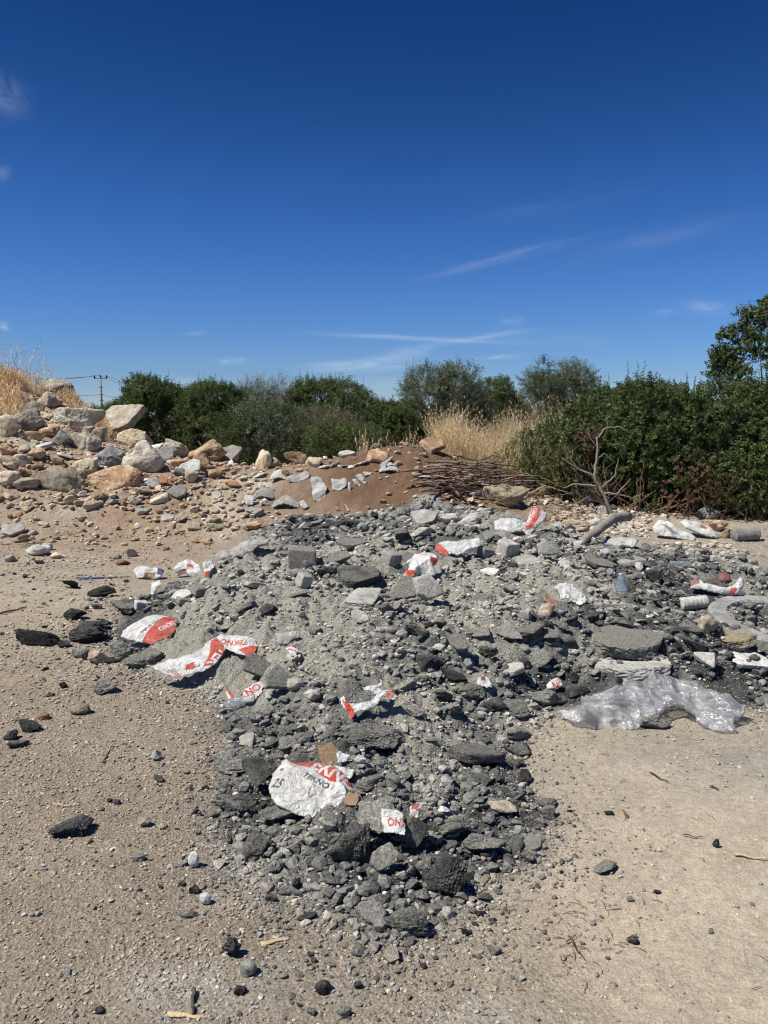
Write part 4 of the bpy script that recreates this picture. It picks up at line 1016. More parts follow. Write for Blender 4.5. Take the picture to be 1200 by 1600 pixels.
sheet('crumpled_bag', 'small white crumpled paper in front of the bag with blue corner', 'bag',
  [(236,908),(250,906),(254,914),(246,924),(240,932),(234,930)], tilt=30, puff=.02, crump=.03, f=9, seed=12, res=.006, prints=[('lines', (238,922), (250,912), 4, .02, (.1,.1,.1))])
sheet('crumpled_bag', 'scrappy white bag with brown opening and red letters at the left back of the heap', 'bag',
  [(270,890),(284,876),(300,874),(312,882),(316,894),(312,906),(300,904),(290,896),(276,900)], tilt=40, puff=.05, crump=.05, f=7, seed=13, res=.007, prints=[('band', [(293,884),(302,884),(302,889),(293,889)], RED), ('band', [(274,894),(290,890),(296,902),(280,902)], (.15,.09,.06))])
sheet('bag_scrap', 'thin white scrap with red marks right of the scrappy bag at the left back', 'bag scrap',
  [(316,880),(332,874),(336,884),(328,896),(330,906),(322,908),(318,896)], tilt=35, puff=.01, crump=.03, f=10, seed=14, res=.007, prints=[('band', [(320,894),(329,894),(328,904),(320,904)], RED)])
sheet('bag_strip', 'torn white strips with red corner in the middle of the heap', 'bag scrap',
  [(529,1090),(536,1084),(545,1098),(562,1100),(578,1096),(588,1085),(570,1082),(568,1076),(590,1070),(597,1060),(600,1064),(595,1076),(610,1082),(624,1092),(614,1096),(600,1088),(592,1100),(574,1110),(558,1114),(553,1126),(545,1118),(536,1106)], tilt=38, puff=.006, crump=.022, f=12, seed=15, res=.0035, rag=.6,
  prints=[('band', [(535,1094),(543,1096),(557,1118),(552,1128),(541,1114)], RED), ('band', [(602,1080),(612,1080),(616,1092),(604,1092)], (.6,.2,.12))], lift=.05)
sheet('cement_bag', 'flat white bag with red left edge near the crest of the heap', 'bag',
  [(680,850),(690,846),(720,845),(748,839),(754,846),(750,854),(732,860),(716,868),(704,866),(700,872),(690,868),(679,862)], tilt=32, puff=.035, crump=.02, f=5, seed=16, res=.008,
  prints=[('band', [(678,848),(686,850),(702,866),(702,874),(688,868),(676,862)], RED), ('text', 'TEKNO', (690,858), (735,852), .9, (.6,.6,.6))], lift=.04)
sheet('crumpled_bag', 'crumpled white bag with black opening and red edges below the flat bag', 'bag',
  [(648,866),(664,861),(678,868),(684,880),(676,886),(686,893),(672,904),(656,900),(646,906),(632,902),(618,900),(626,888),(636,876)], tilt=38, puff=.05, crump=.05, f=6, seed=17, res=.007,
  prints=[('band', [(618,898),(626,884),(640,880),(638,894),(630,900)], (.03,.03,.03)), ('band', [(648,864),(658,862),(656,868),(648,868)], RED), ('band', [(634,894),(650,900),(648,906),(634,902)], RED), ('band', [(672,876),(684,880),(684,886),(672,884)], RED)], lift=.03)  # black patch: shade inside the open mouth put into the bag's colour
sheet('crumpled_bag', 'tiny white and red scrap in the shadow hollow near the heap crest', 'bag scrap', [(552,862),(560,856),(566,860),(562,872),(554,868)], tilt=40, puff=.01, crump=.02, f=12, seed=18, res=.006, prints=[('band', [(553,860),(560,857),(560,864)], RED)])
sheet('cement_bag', 'grey-white bag with standing red panel at the back right of the heap', 'bag',
  [(770,818),(780,810),(806,811),(822,815),(830,795),(836,789),(848,796),(858,800),(850,814),(836,826),(828,840),(816,832),(796,834),(774,828)], tilt=42, puff=.06, crump=.035, f=4, seed=19, res=.008,
  prints=[('band', [(819,822),(826,816),(832,792),(846,793),(843,808),(832,826),(822,830)], RED), ('text', 'TEKNO', (824,826), (840,796), .55, (.8,.78,.75))], base=(.70,.70,.68), lift=.04)
sheet('crumpled_bag', 'fanned torn white bag with brown flap in the right half of the heap', 'bag scrap',
  [(862,914),(880,910),(896,912),(904,920),(908,914),(914,930),(918,940),(906,948),(898,938),(886,936),(876,938),(870,922)], tilt=42, puff=.02, crump=.035, f=9, seed=20, res=.006, prints=[('lines', (900,936), (906,916), 3, .03, (.1,.1,.1))], lift=.03)
sheet('bag_scrap', 'brown and red torn flap left of the fanned torn bag', 'bag scrap',
  [(841,922),(848,916),(858,928),(872,936),(872,948),(860,944),(850,938)], tilt=40, puff=.01, crump=.025, f=9, seed=21, res=.006, base=(.30,.22,.17), prints=[('band', [(858,936),(872,936),(872,948),(860,946)], RED)], lift=.03)
sheet('bag_scrap', 'small white scrap with red letters above the left end of the clear film', 'bag scrap',
  [(853,1070),(862,1062),(872,1058),(881,1066),(878,1072),(866,1076),(856,1077)], tilt=40, puff=.01, crump=.01, f=12, seed=22, res=.004, prints=[('text', 'ON', (879,1063), (862,1067), 1.4, RED)], lift=.08)
sheet('bag_scrap', 'white paper with round brown spot in the middle right of the heap', 'bag scrap', [(745,1058),(754,1054),(766,1060),(771,1072),(760,1076),(746,1070)], tilt=35, puff=.008, crump=.01, f=12, seed=23, res=.0045, prints=[('band', [(750,1057),(758,1057),(759,1064),(751,1065)], (.24,.12,.06))], lift=.03)
sheet('bag_scrap', 'white scrap with pink writing left of the middle of the heap', 'bag scrap', [(445,1014),(458,1011),(468,1018),(464,1028),(456,1026),(448,1020)], tilt=35, puff=.008, crump=.012, f=12, seed=24, res=.0045, prints=[('band', [(450,1013),(462,1017),(462,1020),(450,1017)], (.6,.2,.2))], lift=.02)
sheet('dusty_cloth', 'small grey-white crumpled cloth behind the scrap with pink writing', 'cloth', [(428,990),(448,988),(466,986),(470,994),(458,1000),(450,1008),(434,1008)], tilt=34, puff=.03, crump=.02, f=10, seed=25, res=.005, base=(.45,.44,.42), mat='cloth')
sheet('plastic_sheet', 'tiny pink and white scrap near the brown chip in the heap', 'bag scrap', [(608,1000),(616,996),(622,1000),(618,1008),(610,1006)], tilt=40, puff=.005, crump=.01, f=12, seed=26, res=.005, prints=[('band', [(610,998),(616,998),(618,1004)], RED)], lift=.02)
sheet('crumpled_bag', 'ring-shaped curled white bag with red marks on the gravel track', 'bag',
  [(1076,908),(1090,904),(1098,912),(1120,918),(1144,918),(1154,904),(1162,908),(1161,920),(1150,930),(1130,930),(1104,924),(1080,918)], tilt=34, puff=.05, crump=.03, f=6, seed=27, res=.007,
  prints=[('band', [(1076,908),(1090,905),(1092,916),(1078,916)], (.35,.10,.07)), ('band', [(1140,922),(1150,924),(1148,930),(1138,930)], RED), ('lines', (1092,922), (1150,928), 2, .03, (.1,.1,.1))], lift=.03)
sheet('red_wrapper', 'dark red crushed wrapper inside the ring-shaped bag', 'wrapper', [(1120,902),(1128,894),(1140,900),(1142,910),(1130,912),(1122,910)], tilt=45, puff=.04, crump=.03, f=8, seed=28, res=.008, base=(.28,.04,.03))
sheet('cement_bag', 'left of two folded white bags lying at the foot of the big shrub', 'bag',
  [(1019,822),(1028,814),(1046,816),(1070,830),(1088,840),(1086,846),(1060,842),(1036,838),(1022,832)], tilt=38, puff=.07, crump=.05, f=4, seed=29, res=.010, prints=[('band', [(1030,820),(1040,824),(1060,838),(1050,838)], (.2,.2,.2)), ('lines', (1030,826), (1070,838), 3, .03, (.3,.3,.3))], lift=.03)
sheet('cement_bag', 'right of two folded white bags lying at the foot of the big shrub', 'bag',
  [(1062,814),(1072,810),(1090,816),(1112,826),(1126,836),(1122,842),(1106,840),(1084,832),(1070,826)], tilt=38, puff=.08, crump=.04, f=4, seed=30, res=.010, prints=[('band', [(1094,822),(1104,826),(1102,832),(1092,828)], (.45,.08,.05)), ('lines', (1074,820), (1100,830), 3, .03, (.1,.1,.1))], lift=.10)
sheet('plastic_sheet', 'flat white torn bag in front of the cut log', 'bag scrap', [(944,842),(956,838),(972,838),(986,840),(1000,846),(990,856),(964,852),(940,852)], tilt=30, puff=.02, crump=.03, f=7, seed=31, res=.009, base=(.62,.62,.60), lift=.02)
sheet('plastic_sheet', 'small grey-white foil right of the angled grey slab', 'bag scrap', [(872,876),(880,870),(896,880),(898,888),(884,890),(874,886)], tilt=40, puff=.02, crump=.03, f=9, seed=32, res=.007, base=(.58,.58,.56))
for k, (lab, poly) in enumerate([('white rag between rocks left of the cut log', [(886,846),(900,840),(912,846),(908,856),(892,856)]),
   ('grey-white scrap under the dead branch foot', [(962,822),(975,816),(990,822),(984,832),(968,832)]), ('pale torn scrap right of the flat white torn bag', [(1000,850),(1012,844),(1024,850),(1018,858),(1004,858)]),
   ('small pale rag left of the angular beige rock', [(862,820),(874,814),(882,820),(876,828),(864,828)]), ('pale wrapper lying before the dark rock of the shrub foot', [(935,862),(948,858),(956,864),(946,870),(936,868)])]):
    sheet('plastic_scrap', lab, 'plastic scrap', poly, tilt=38, puff=.03, crump=.05, f=6, seed=85+k, res=.009, base=(.58,.57,.54), lift=.03)
# broken pale sheets on the brown mound
G1 = (.52, .52, .50); G2 = (.42, .42, .40)
for (lab, poly, tilt, base, seed, cr) in [
  ('white hanging sheet with ragged edges on the left flank of the brown mound', [(484,744),(500,743),(512,760),(510,778),(500,786),(488,782),(487,764)], 62, G1, 41, .05),
  ('white torn sheet right of the hanging sheet on the brown mound', [(516,746),(526,748),(542,746),(543,760),(530,768),(518,766)], 58, G1, 42, .05),
  ('narrow white strip hanging between the torn sheet and the folded strips', [(542,752),(548,752),(550,768),(548,773),(543,764)], 60, G1, 43, .04),
  ('upper of the folded white strips on the brown mound', [(552,740),(566,738),(574,752),(572,758),(562,750)], 55, G1, 44, .05),
  ('lower of the folded white strips on the brown mound', [(549,747),(556,746),(566,758),(562,760),(553,756)], 55, G1, 45, .04),
  ('small white flap beside the folded strips', [(565,738),(582,736),(581,742),(570,744)], 40, G1, 46, .03),
  ('long white strip under the dry grass edge of the mound', [(642,739),(660,740),(675,737),(674,746),(660,747),(644,744)], 35, G1, 47, .03),
  ('crumpled grey sheet near the curved grey sheets', [(446,746),(466,736),(480,732),(486,740),(476,750),(460,754),(448,752)], 40, G2, 48, .07),
  ('ragged grey scrap left of the curved grey sheet', [(380,778),(392,770),(400,778),(396,790),(384,790)], 40, G1, 49, .05),
  ('pale scrap right of the curved grey sheet', [(466,785),(476,782),(484,792),(476,797),(468,792)], 40, G1, 50, .04),
  ('pale grey scrap near the heap left behind the grey cloth', [(376,822),(390,816),(404,814),(402,824),(386,830)], 40, G1, 51, .05)]:
    sheet('torn_sheet', lab, 'plastic sheet', poly, tilt=tilt, puff=.015, crump=cr, f=3.5, seed=seed, res=.014, base=base, mat='cloth', lift=.04, group='torn sheets on the brown mound', thick=.006)
def curved(box, lab, seed, tilt=25, bend=.9, thick=.02, mat='conc'):
    """a broken piece of corrugated or pipe-like sheet: real thickness, arched across"""
    x0, y0, x1, y1 = box; P = hit((x0+x1)/2, y1-2); s = P.y/F; w = (x1-x0)*s; h = (y1-y0)*s; L = h/math.sin(R(tilt)+math.atan2(CH-P.z, P.y)); L = min(L, w*.9)
    r = np.random.default_rng(seed); nu, nv = 26, 18; V = []
    for side in (0, 1):
        for j in range(nv):
            for i in range(nu):
                a = (i/(nu-1)-.5); b = j/(nv-1); lo = .04*math.sin(a*9+seed)+.05*r.uniform(-1, 1)*(j in (0, nv-1))
                hh = .22*w*bend*(math.cos(a*2.6)-.2)-side*thick+.006*r.uniform(-1, 1); q = (b+lo)*L
                V.append((P.x+a*w*(1-.25*b*b*(seed % 3)), P.y+q*math.cos(R(tilt))-hh*math.sin(R(tilt)), P.z+.02+q*math.sin(R(tilt))+hh*math.cos(R(tilt))))
    n = nu*nv; Q = []
    for j in range(nv-1):
        for i in range(nu-1):
            a = j*nu+i; Q.append((a, a+1, a+nu+1, a+nu)); Q.append((a+n, a+nu+n, a+nu+1+n, a+1+n))
    bd = [j*nu for j in range(nv)][::-1]+list(range(nu))[1:]+[j*nu+nu-1 for j in range(nv)][1:]+[(nv-1)*nu+i for i in range(nu)][::-1][1:-1]
    for k in range(len(bd)):
        a, b = bd[k], bd[(k+1) % len(bd)]; Q.append((b, a, a+n, b+n))
    link('curved_sheet', raw_mesh('curved_sheet', V, quads=Q, mats=[M[mat]]), label=lab, cat='broken sheet', group='broken curved sheets')
curved((421,738,449,754), 'upper curved grey sheet with dark hollow on the left flank of the mound', 1)
curved((423,776,468,798), 'largest curved grey sheet at the foot of the brown mound', 2, 20)
curved((396,770,428,784), 'dark-edged curved grey sheet left of the largest one', 3)
curved((400,757,431,767), 'flat curved pale sheet between the upper and lower curved sheets', 4, 12, .4)
curved((592,728,624,743), 'curved pale sheet with dark hollow on the brown mound', 5, 20)
sheet('torn_sheet', 'upright grey-white flap behind the curved sheet on the brown mound', 'plastic sheet', [(593,724),(604,718),(614,711),(616,714),(606,726),(602,738),(594,738)], tilt=60, puff=.01, crump=.04, f=4, seed=61, res=.014, base=G1, mat='cloth', lift=.05)
sheet('dusty_cloth', 'long dusty grey cloth lying over the left back edge of the heap', 'cloth', [(340,866),(356,856),(376,848),(398,842),(424,844),(416,852),(398,858),(382,868),(362,876),(346,876)], tilt=26, puff=.05, crump=.05, f=5, seed=62, res=.008, base=(.40,.395,.36), mat='cloth')
# clear film
def film_fold(u, v, sd): return .045*(1-2*np.abs(noise(u*4+3, v*3, seed=91)))+.018*(1-2*np.abs(noise(u*13, v*9, seed=92)))
sheet('plastic_film', 'large crumpled sheet of clear plastic film at the right front edge of the heap', 'plastic film',
  [(868,1106),(905,1110),(909,1086),(940,1073),(985,1071),(1004,1078),(1012,1066),(1040,1063),(1075,1070),(1110,1080),(1140,1095),(1166,1106),(1163,1122),(1146,1126),(1148,1146),(1126,1147),(1098,1134),(1080,1116),(1058,1106),(1040,1110),(1028,1126),(994,1138),(930,1138),(893,1131)], tilt=21, puff=.035, crump=.06, f=7, seed=71, res=.006, mat='film', thick=.002, fold=film_fold, lift=.02)

# ------------------------------------------------------------------ small litter
def lathe(profile, n=20):
    V = []; Q = []
    for z, r in profile:
        for k in range(n): V.append((r*math.cos(2*math.pi*k/n), r*math.sin(2*math.pi*k/n), z))
    for i in range(len(profile)-1):
        for k in range(n): Q.append((i*n+k, i*n+(k+1) % n, (i+1)*n+(k+1) % n, (i+1)*n+k))
    return np.array(V), Q, []
def bottle(px0, py0, px1, py1, label, mat='pet', labelm=True, up=False):
    A = hit(px0, py0); B = Py(px1, py1, A.y+.03) if up else hit(px1, py1); d = (B-A); L = d.length; r = L*(.27 if up else .15); e = empty('plastic_bottle', A+Vector((0, 0, r*.95)), label=label, cat='bottle')
    e.rotation_euler = d.to_track_quat('Z', 'Y').to_euler()
    pr = [(0, .0005), (0, r*.8), (.03*L, r)]+[(L*(.06+.6*i/12), r*(1-.05*(i % 2))) for i in range(13)]+[(.74*L, r*.9), (.82*L, r*.55), (.87*L, r*.35), (.93*L, r*.34)]
    V, Q, T = lathe(pr); V[:, 0] *= 1+.18*np.sin(V[:, 2]/L*7); V[:, 1] *= 1-.12*np.sin(V[:, 2]/L*5+1)
    link('bottle_body', raw_mesh('bottle_body', V, quads=Q, mats=[M[mat]]), e)
    V, Q, T = lathe([(.92*L, .001), (.92*L, r*.42), (1.0*L, r*.42), (1.0*L, .001)]); link('cap', raw_mesh('cap', V, quads=Q, mats=[M['cap']], smooth=False), e)
    if labelm:
        V, Q, T = lathe([(.34*L, r*1.03), (.56*L, r*1.03)]); V[:, 0] *= 1+.18*np.sin(V[:, 2]/L*7); V[:, 1] *= 1-.12*np.sin(V[:, 2]/L*5+1)
        link('wrap_label', raw_mesh('wrap_label', V, quads=Q, mats=[M['pet'] if labelm == 1 else M['labelp']]), e)
bottle(397, 1098, 346, 1112, 'small clear plastic bottle lying by the left edge of the heap')
bottle(971, 934, 970, 903, 'bluish empty bottle standing crookedly in the right half of the heap', 'petblue', False, True)
bottle(1046, 888, 1084, 889, 'clear bottle lying on the gravel track behind the heap', 'pet', False)
def card(box, lab, seed, mat='card', tilt=(35, 10, 20), ar=.9):
    x0, y0, x1, y1 = box; P = hit((x0+x1)/2, y1); s = P.y/F; w = (x1-x0)*s; h = (y1-y0)*s*ar; r = np.random.default_rng(seed)
    V = []; n = 9
    out = [(-.5, -.45), (-.1, -.5), (.45, -.4), (.5, .1), (.35, .5), (0, .42), (-.3, .5), (-.45, .1)]
    out = [(a+r.uniform(-.06, .06), b+r.uniform(-.06, .06)) for a, b in out]
    bm = bmesh.new(); vs = [bm.verts.new((a*w, b*h*1.4, .02*w*math.sin(a*6))) for a, b in out]; f = bm.faces.new(vs)
    ex = bmesh.ops.extrude_face_region(bm, geom=[f]); [v.co.__iadd__(Vector((0, 0, .004))) for v in ex['geom'] if isinstance(v, bmesh.types.BMVert)]
    bmesh.ops.recalc_face_normals(bm, faces=bm.faces); me = bpy.data.meshes.new('cardboard'); bm.to_mesh(me); bm.free(); me.materials.append(M[mat])
    o = link('cardboard', me, loc=P+Vector((0, 0, h*.35)), label=lab, cat='cardboard'); o.rotation_euler = tuple(R(a) for a in tilt)
card((498,1157,531,1194), 'brown cardboard piece leaning behind the largest printed bag', 1, tilt=(45, -10, 30))
card((642,971,664,987), 'small brown cardboard chip in the heap middle', 2, tilt=(25, 5, 10))
card((655,962,676,972), 'thin brown strip above the small cardboard chip', 3, tilt=(25, 5, 40), ar=.5)
card((536,1238,560,1256), 'brown cardboard inside the open mouth of the largest bag', 4, tilt=(30, 10, -10))
sheet('bag_scrap', 'white paper flap right of the leaning brown cardboard', 'bag scrap', [(523,1178),(532,1172),(548,1183),(540,1192),(527,1194)], tilt=45, puff=.006, crump=.008, f=12, seed=81, res=.003, lift=.04)
sheet('bag_scrap', 'white bag end with faint letters behind the right end of the largest bag', 'bag scrap', [(520,1196),(540,1197),(556,1203),(552,1212),(545,1216),(532,1206)], tilt=35, puff=.01, crump=.012, f=12, seed=82, res=.003, prints=[('lines', (535,1208), (550,1212), 2, .008, INK)], lift=.05)
# wood chip, leaf, sticks
def stick(a, b, r, label, name='stick', mat='twig', n=8, amp=.004, seed=1, lift=.01, cat='stick', group=None):
    A = hit(*a)+Vector((0, 0, lift)); B = hit(*b)+Vector((0, 0, lift)); P = wander(A, B, n, amp, seed)
    for p in P: p.z = max(p.z, float(H(np.array([p.x]), np.array([p.y]))[0])+r*.6)
    V, Q, T = tube(P, [r*(1-.5*i/n) for i in range(n+1)], 6)
    if name == 'wood_chip': g0 = float(P[0].z)-r*.6; V[:, 2] = g0+(V[:, 2]-g0)*.35; V[:, 1] += .4*r*np.sin(V[:, 0]*90)
    return link(name, raw_mesh(name, V, quads=Q, tris=T, mats=[M[mat]]), label=label, cat=cat, group=group)
stick((408,1478), (452,1468), .011, 'flat beige wood chip on the ground left of the pale lumps', 'wood_chip', 'cutwood', cat='wood')
stick((302,1552), (302,1590), .007, 'dark stick standing up from the ground at the bottom', mat='bark')
stick((262,1590), (320,1592), .012, 'beige wood piece at the bottom edge beside the dark stick', 'wood_chip', 'cutwood', cat='wood')
stick((122,907), (165,904), .016, 'blue plastic stick on the brown ground at left', 'plastic_stick', 'bluepl')
stick((166,905), (205,902), .007, 'thin brown twig in line with the blue stick', mat='twig')
stick((0,960), (42,950), .010, 'long thin twig at the left edge behind the black clods', mat='twig')
stick((888,1470), (912,1503), .003, 'thin straight twig on bare beige ground', mat='bark')
stick((885,1478), (900,1468), .0022, 'shorter twig crossing the thin straight one', mat='bark')
stick((1148,1340), (1200,1348), .005, 'yellow twig at the right edge', mat='cutwood')
stick((1068,1308), (1100,1312), .003, 'thin dark twig left of the yellow twig', mat='bark')
stick((1015,1210), (1045,1225), .004, 'dark curved twig on the grey gravel patch', mat='bark')
stick((160,1195), (176,1168), .004, 'thin curved twig on the gravel at left', mat='twig')
stick((83,1262), (120,1262), .004, 'pale straight twig behind the lone dark clod', mat='cutwood')
stick((545,800), (540,790), .012, 'short dry stalk standing at the heap crest', mat='cutwood')
stick((780,866), (785,880), .012, 'short wooden peg below the white notched block', mat='cutwood')
sheet('dry_leaf', 'red-brown fallen leaf on the bare beige ground', 'leaf', [(969,1262),(975,1266),(981,1272),(980,1280),(974,1274)], tilt=20, puff=.002, crump=.008, f=30, seed=83, res=.003, base=(.25,.09,.05), thick=.001, lift=.004)
sheet('dry_leaf', 'dark red curled leaf on the grey gravel patch', 'leaf', [(1105,1228),(1112,1225),(1121,1230),(1122,1237),(1115,1232)], tilt=20, puff=.002, crump=.008, f=30, seed=84, res=.003, base=(.16,.05,.03), thick=.001, lift=.004)
# concrete ring, foam block, cylinder
M['ring'] = mat_rock('ring_concrete', (.21, .21, .20), (.27, .27, .26), (.34, .335, .315), .2, var=.02)
def ring():
    C = hit(1199, 990); C.x = (1238-600)/F*C.y; C.z += .05; n = 96; prof = [(.46, .045), (.475, .03), (.478, -.03), (.465, -.05), (.360, -.05), (.348, -.03), (.348, .03), (.360, .045)]
    V = []; Q = []; r = np.random.default_rng(5)
    for k in range(n):
        a = 2*math.pi*k/n
        for i, (rr, z) in enumerate(prof): 
            q = rr+.004*math.sin(a*7+i)+.003*r.normal(); V.append((q*math.cos(a), q*math.sin(a), z+.002*r.normal()))
    m = len(prof)
    for k in range(n):
        for i in range(m): Q.append((k*m+i, ((k+1) % n)*m+i, ((k+1) % n)*m+(i+1) % m, k*m+(i+1) % m))
    o = link('concrete_ring', raw_mesh('concrete_ring', V, quads=Q, mats=[M['ring']], smooth=False), loc=C, label='round grey concrete ring half out of the picture at the right', cat='concrete ring'); o.rotation_euler = (R(8), R(3), 0)
ring()
def cyl(p0, p1, r, mat, name, label, cat, ribs=8, lift=0):
    A = hit(*p0); B = hit(*p1); A.z += r*.85+lift; B.z += r*.85+lift; B.y = A.y+.03; n = 40; N_ = 28; V = []; Q = []; T = []
    pts = [A.lerp(B, i/n) for i in range(n+1)]; rad = [r*(1-.05*(math.sin(i/n*math.pi*ribs)**2))*(.9 if i in (0, n) else 1) for i in range(n+1)]
    V, Q, T = tube(pts, rad, N_); link(name, raw_mesh(name, V, quads=Q, tris=T, mats=[M[mat]]), label=label, cat=cat)
cyl((1063,953), (1106,953), .048, 'pale', 'foam_block', 'white ribbed foam cylinder left of the concrete ring', 'foam block', 6)
cyl((1146,845), (1170,838), .085, 'conc', 'concrete_cylinder', 'short ribbed grey concrete cylinder at the shrub foot', 'concrete cylinder', 3)

# ------------------------------------------------------------------ wood
def limb(px, Y, rads, name, label=None, cat=None, mat='deadwood', parent=None, n=8):
    pts = [Py(p[0], p[1], Y[i] if hasattr(Y, '__len__') else Y) for i, p in enumerate(px)]
    # resample with slight waviness
    P = []; Rr = []
    for i in range(len(pts)-1):
        for k in range(5):
            t = k/5; q = pts[i].lerp(pts[i+1], t); g = random.Random(i*7+k+len(px)); P.append(q+Vector((g.gauss(0, .006), g.gauss(0, .006), g.gauss(0, .006)))); Rr.append(rads[i]*(1-t)+rads[i+1]*t)
    P.append(pts[-1]); Rr.append(rads[-1]); V, Q, T = tube(P, Rr, n); return link(name, raw_mesh(name, V, quads=Q, tris=T, mats=[M[mat]]), parent, label=label, cat=cat)
pb = hit(958, 806); Yb = pb.y-.1
e = empty('dead_branch', pb, label='tall bare grey dead branch rising in front of the big shrub', cat='branch')
inv = Matrix.Translation(-pb)
for nm, px, ra in [('main_stem', [(960,812),(946,777),(928,743),(933,718),(934,685),(946,669),(967,666),(992,679)], [.028,.025,.022,.018,.014,.010,.007,.003]),
        ('side_twig', [(929,744),(905,733),(879,716)], [.02,.012,.006]), ('side_twig', [(944,770),(965,772),(985,748)], [.018,.012,.005]), ('side_twig', [(933,718),(944,708),(962,722)], [.010,.006,.003]), ('side_twig', [(934,700),(922,684),(918,668)], [.009,.006,.003]), ('side_twig', [(950,668),(948,655),(956,646)], [.007,.005,.002]), ('side_twig', [(940,762),(962,742),(966,716)], [.014,.009,.004]), ('side_twig', [(905,733),(893,720),(895,704)], [.009,.006,.003]), ('side_twig', [(965,772),(990,778),(1006,770)], [.010,.006,.003]),
        ('side_twig', [(934,760),(900,756),(880,762)], [.018,.012,.006])]:
    o = limb(px, Yb, ra, nm, parent=e); o.data.transform(inv)
pl_ = hit(900, 858)
e = empty('cut_log', pl_, label='pale grey cut branch lying with its sawn end up to the right', cat='log')
o = limb([(898,860),(922,838),(946,818),(962,809),(981,807)], [pl_.y, pl_.y+.3, pl_.y+.6, pl_.y+.8, pl_.y+.95], [.03,.042,.048,.05,.052], 'log_stem', parent=e, n=12); o.data.transform(Matrix.Translation(-pl_))
o = limb([(978,807),(983,807)], [pl_.y+.93, pl_.y+.97], [.050,.046], 'sawn_end', mat='cutwood', parent=e, n=12); o.data.transform(Matrix.Translation(-pl_))
# brushwood pile: separate sticks
bw = []
for k in range(7):
    L = 1.0; P = wander((-.5, 0, 0), (.5, 0, 0), 9, .012, 300+k); V, Q, T = tube(P, [.016*(1-.6*i/9) for i in range(10)], 6)
    parts = [(V, Q, T)]
    for s in range(2):
        b = P[3+s*3]; V2, Q2, T2 = tube(wander(b, b+Vector((.22, random.uniform(-.1, .1), random.uniform(-.02, .12))), 4, .01, 330+k*3+s), [.007*(1-.7*i/4) for i in range(5)], 5); parts.append((V2, Q2, T2))
    V, Q, T = join(parts); bw.append(raw_mesh('brushwood_stick', V, quads=Q, tris=T, mats=[M['twig'] if k % 3 else M['deadwood']]))
for i in range(95):
    if i < 62: px = random.uniform(690, 805); py = random.uniform(748, 778)-(px-690)*.02; up = random.uniform(0, .30)
    elif i < 80: px = random.uniform(760, 900); py = random.uniform(785, 812); up = random.uniform(0, .15)
    else: px = random.uniform(855, 960); py = random.uniform(775, 822); up = random.uniform(0, .3)
    P = hit(px, py); o = link('brushwood_stick', bw[i % 7], loc=P+Vector((0, random.uniform(-.1, .1), up+.03)))
    L = random.uniform(.5, 1.25) if i < 62 else random.uniform(.25, .6); o.scale = (L, L, L*random.uniform(.8, 1.3)); o.rotation_euler = (random.uniform(0, 6.28), R(random.gauss(0, 9 if i < 62 else 24)), R(random.gauss(0, 38 if i < 62 else 60)))
    zone = 'in the brushwood pile before the dry grass' if i < 62 else 'by the long yellowish rock' if i < 80 else 'under the edge of the big shrub'
    tag(o, f'brown dry stick among many tangled {zone}', 'stick', f'dry sticks {zone}')

# ------------------------------------------------------------------ vegetation
def sprig_templates(nl, ll, lw, L, droop, seed, n=6, opp=False):
    out = []; r = np.random.default_rng(seed)
    for k in range(n):
        V = []
        for i in range(nl):
            t = (i+.6)/nl; b = np.array([r.normal(0, .03)*L, r.normal(0, .03)*L, t*L]); an = i*2.4+r.uniform(-.5, .5); el = r.uniform(.15, .95)
            d = np.array([math.cos(an)*math.cos(el), math.sin(an)*math.cos(el), math.sin(el)]); s = np.cross(d, [0, 0, 1]); s /= np.linalg.norm(s)+1e-9; up = np.cross(s, d)
            s = s*math.cos(r.normal(0, .6))+up*math.sin(r.normal(0, .6)); l = ll*r.uniform(.7, 1.2); w = lw*r.uniform(.8, 1.2)
            V += [b, b+d*l*.5+s*w*.5+up*droop*l*.1, b+d*l-up*l*droop*.2, b+d*l*.5-s*w*.5+up*droop*l*.1]
        out.append(V)
    return np.array(out)
def foliage(name, P, D, templ, scale, cols, parent=None, mat='leaf', jit=.35, stem=0, **k):
    n = len(P); kt, m, _ = templ.shape; T = templ[RNG.integers(0, kt, n)]*scale[:, None, None]
    D = D/np.linalg.norm(D, axis=1)[:, None]; a = np.cross(D, RNG.normal(size=(n, 3))); a /= np.linalg.norm(a, axis=1)[:, None]; b = np.cross(D, a)
    V = T[..., 0:1]*a[:, None]+T[..., 1:2]*b[:, None]+T[..., 2:3]*D[:, None]+P[:, None]
    nl = m//4; c = np.asarray(cols); cc = c if len(c) == n else c[RNG.integers(0, len(c), n)]
    cc = cc[:, None, :]*RNG.uniform(1-jit, 1+jit, (n, nl, 1)); cc = np.repeat(cc, 4, 1).reshape(-1, 3)
    V = V.reshape(-1, 3); Q = np.arange(len(V)).reshape(-1, 4)
    if stem:
        W = stem*scale; L = templ[..., 2].max()*scale*.9
        S = np.stack([P-a*W[:, None], P+a*W[:, None], P+D*L[:, None]], 1).reshape(-1, 3); Ts = np.arange(len(S)).reshape(-1, 3)+len(V)
        V = np.concatenate([V, S]); cc = np.concatenate([cc, np.tile([.10, .07, .045], (len(S), 1))])
        return link(name, raw_mesh(name, V, quads=Q, tris=Ts, col=cc, mats=[M[mat]], smooth=False), parent, **k)
    return link(name, raw_mesh(name, V, quads=Q, col=cc, mats=[M[mat]], smooth=False), parent, **k)
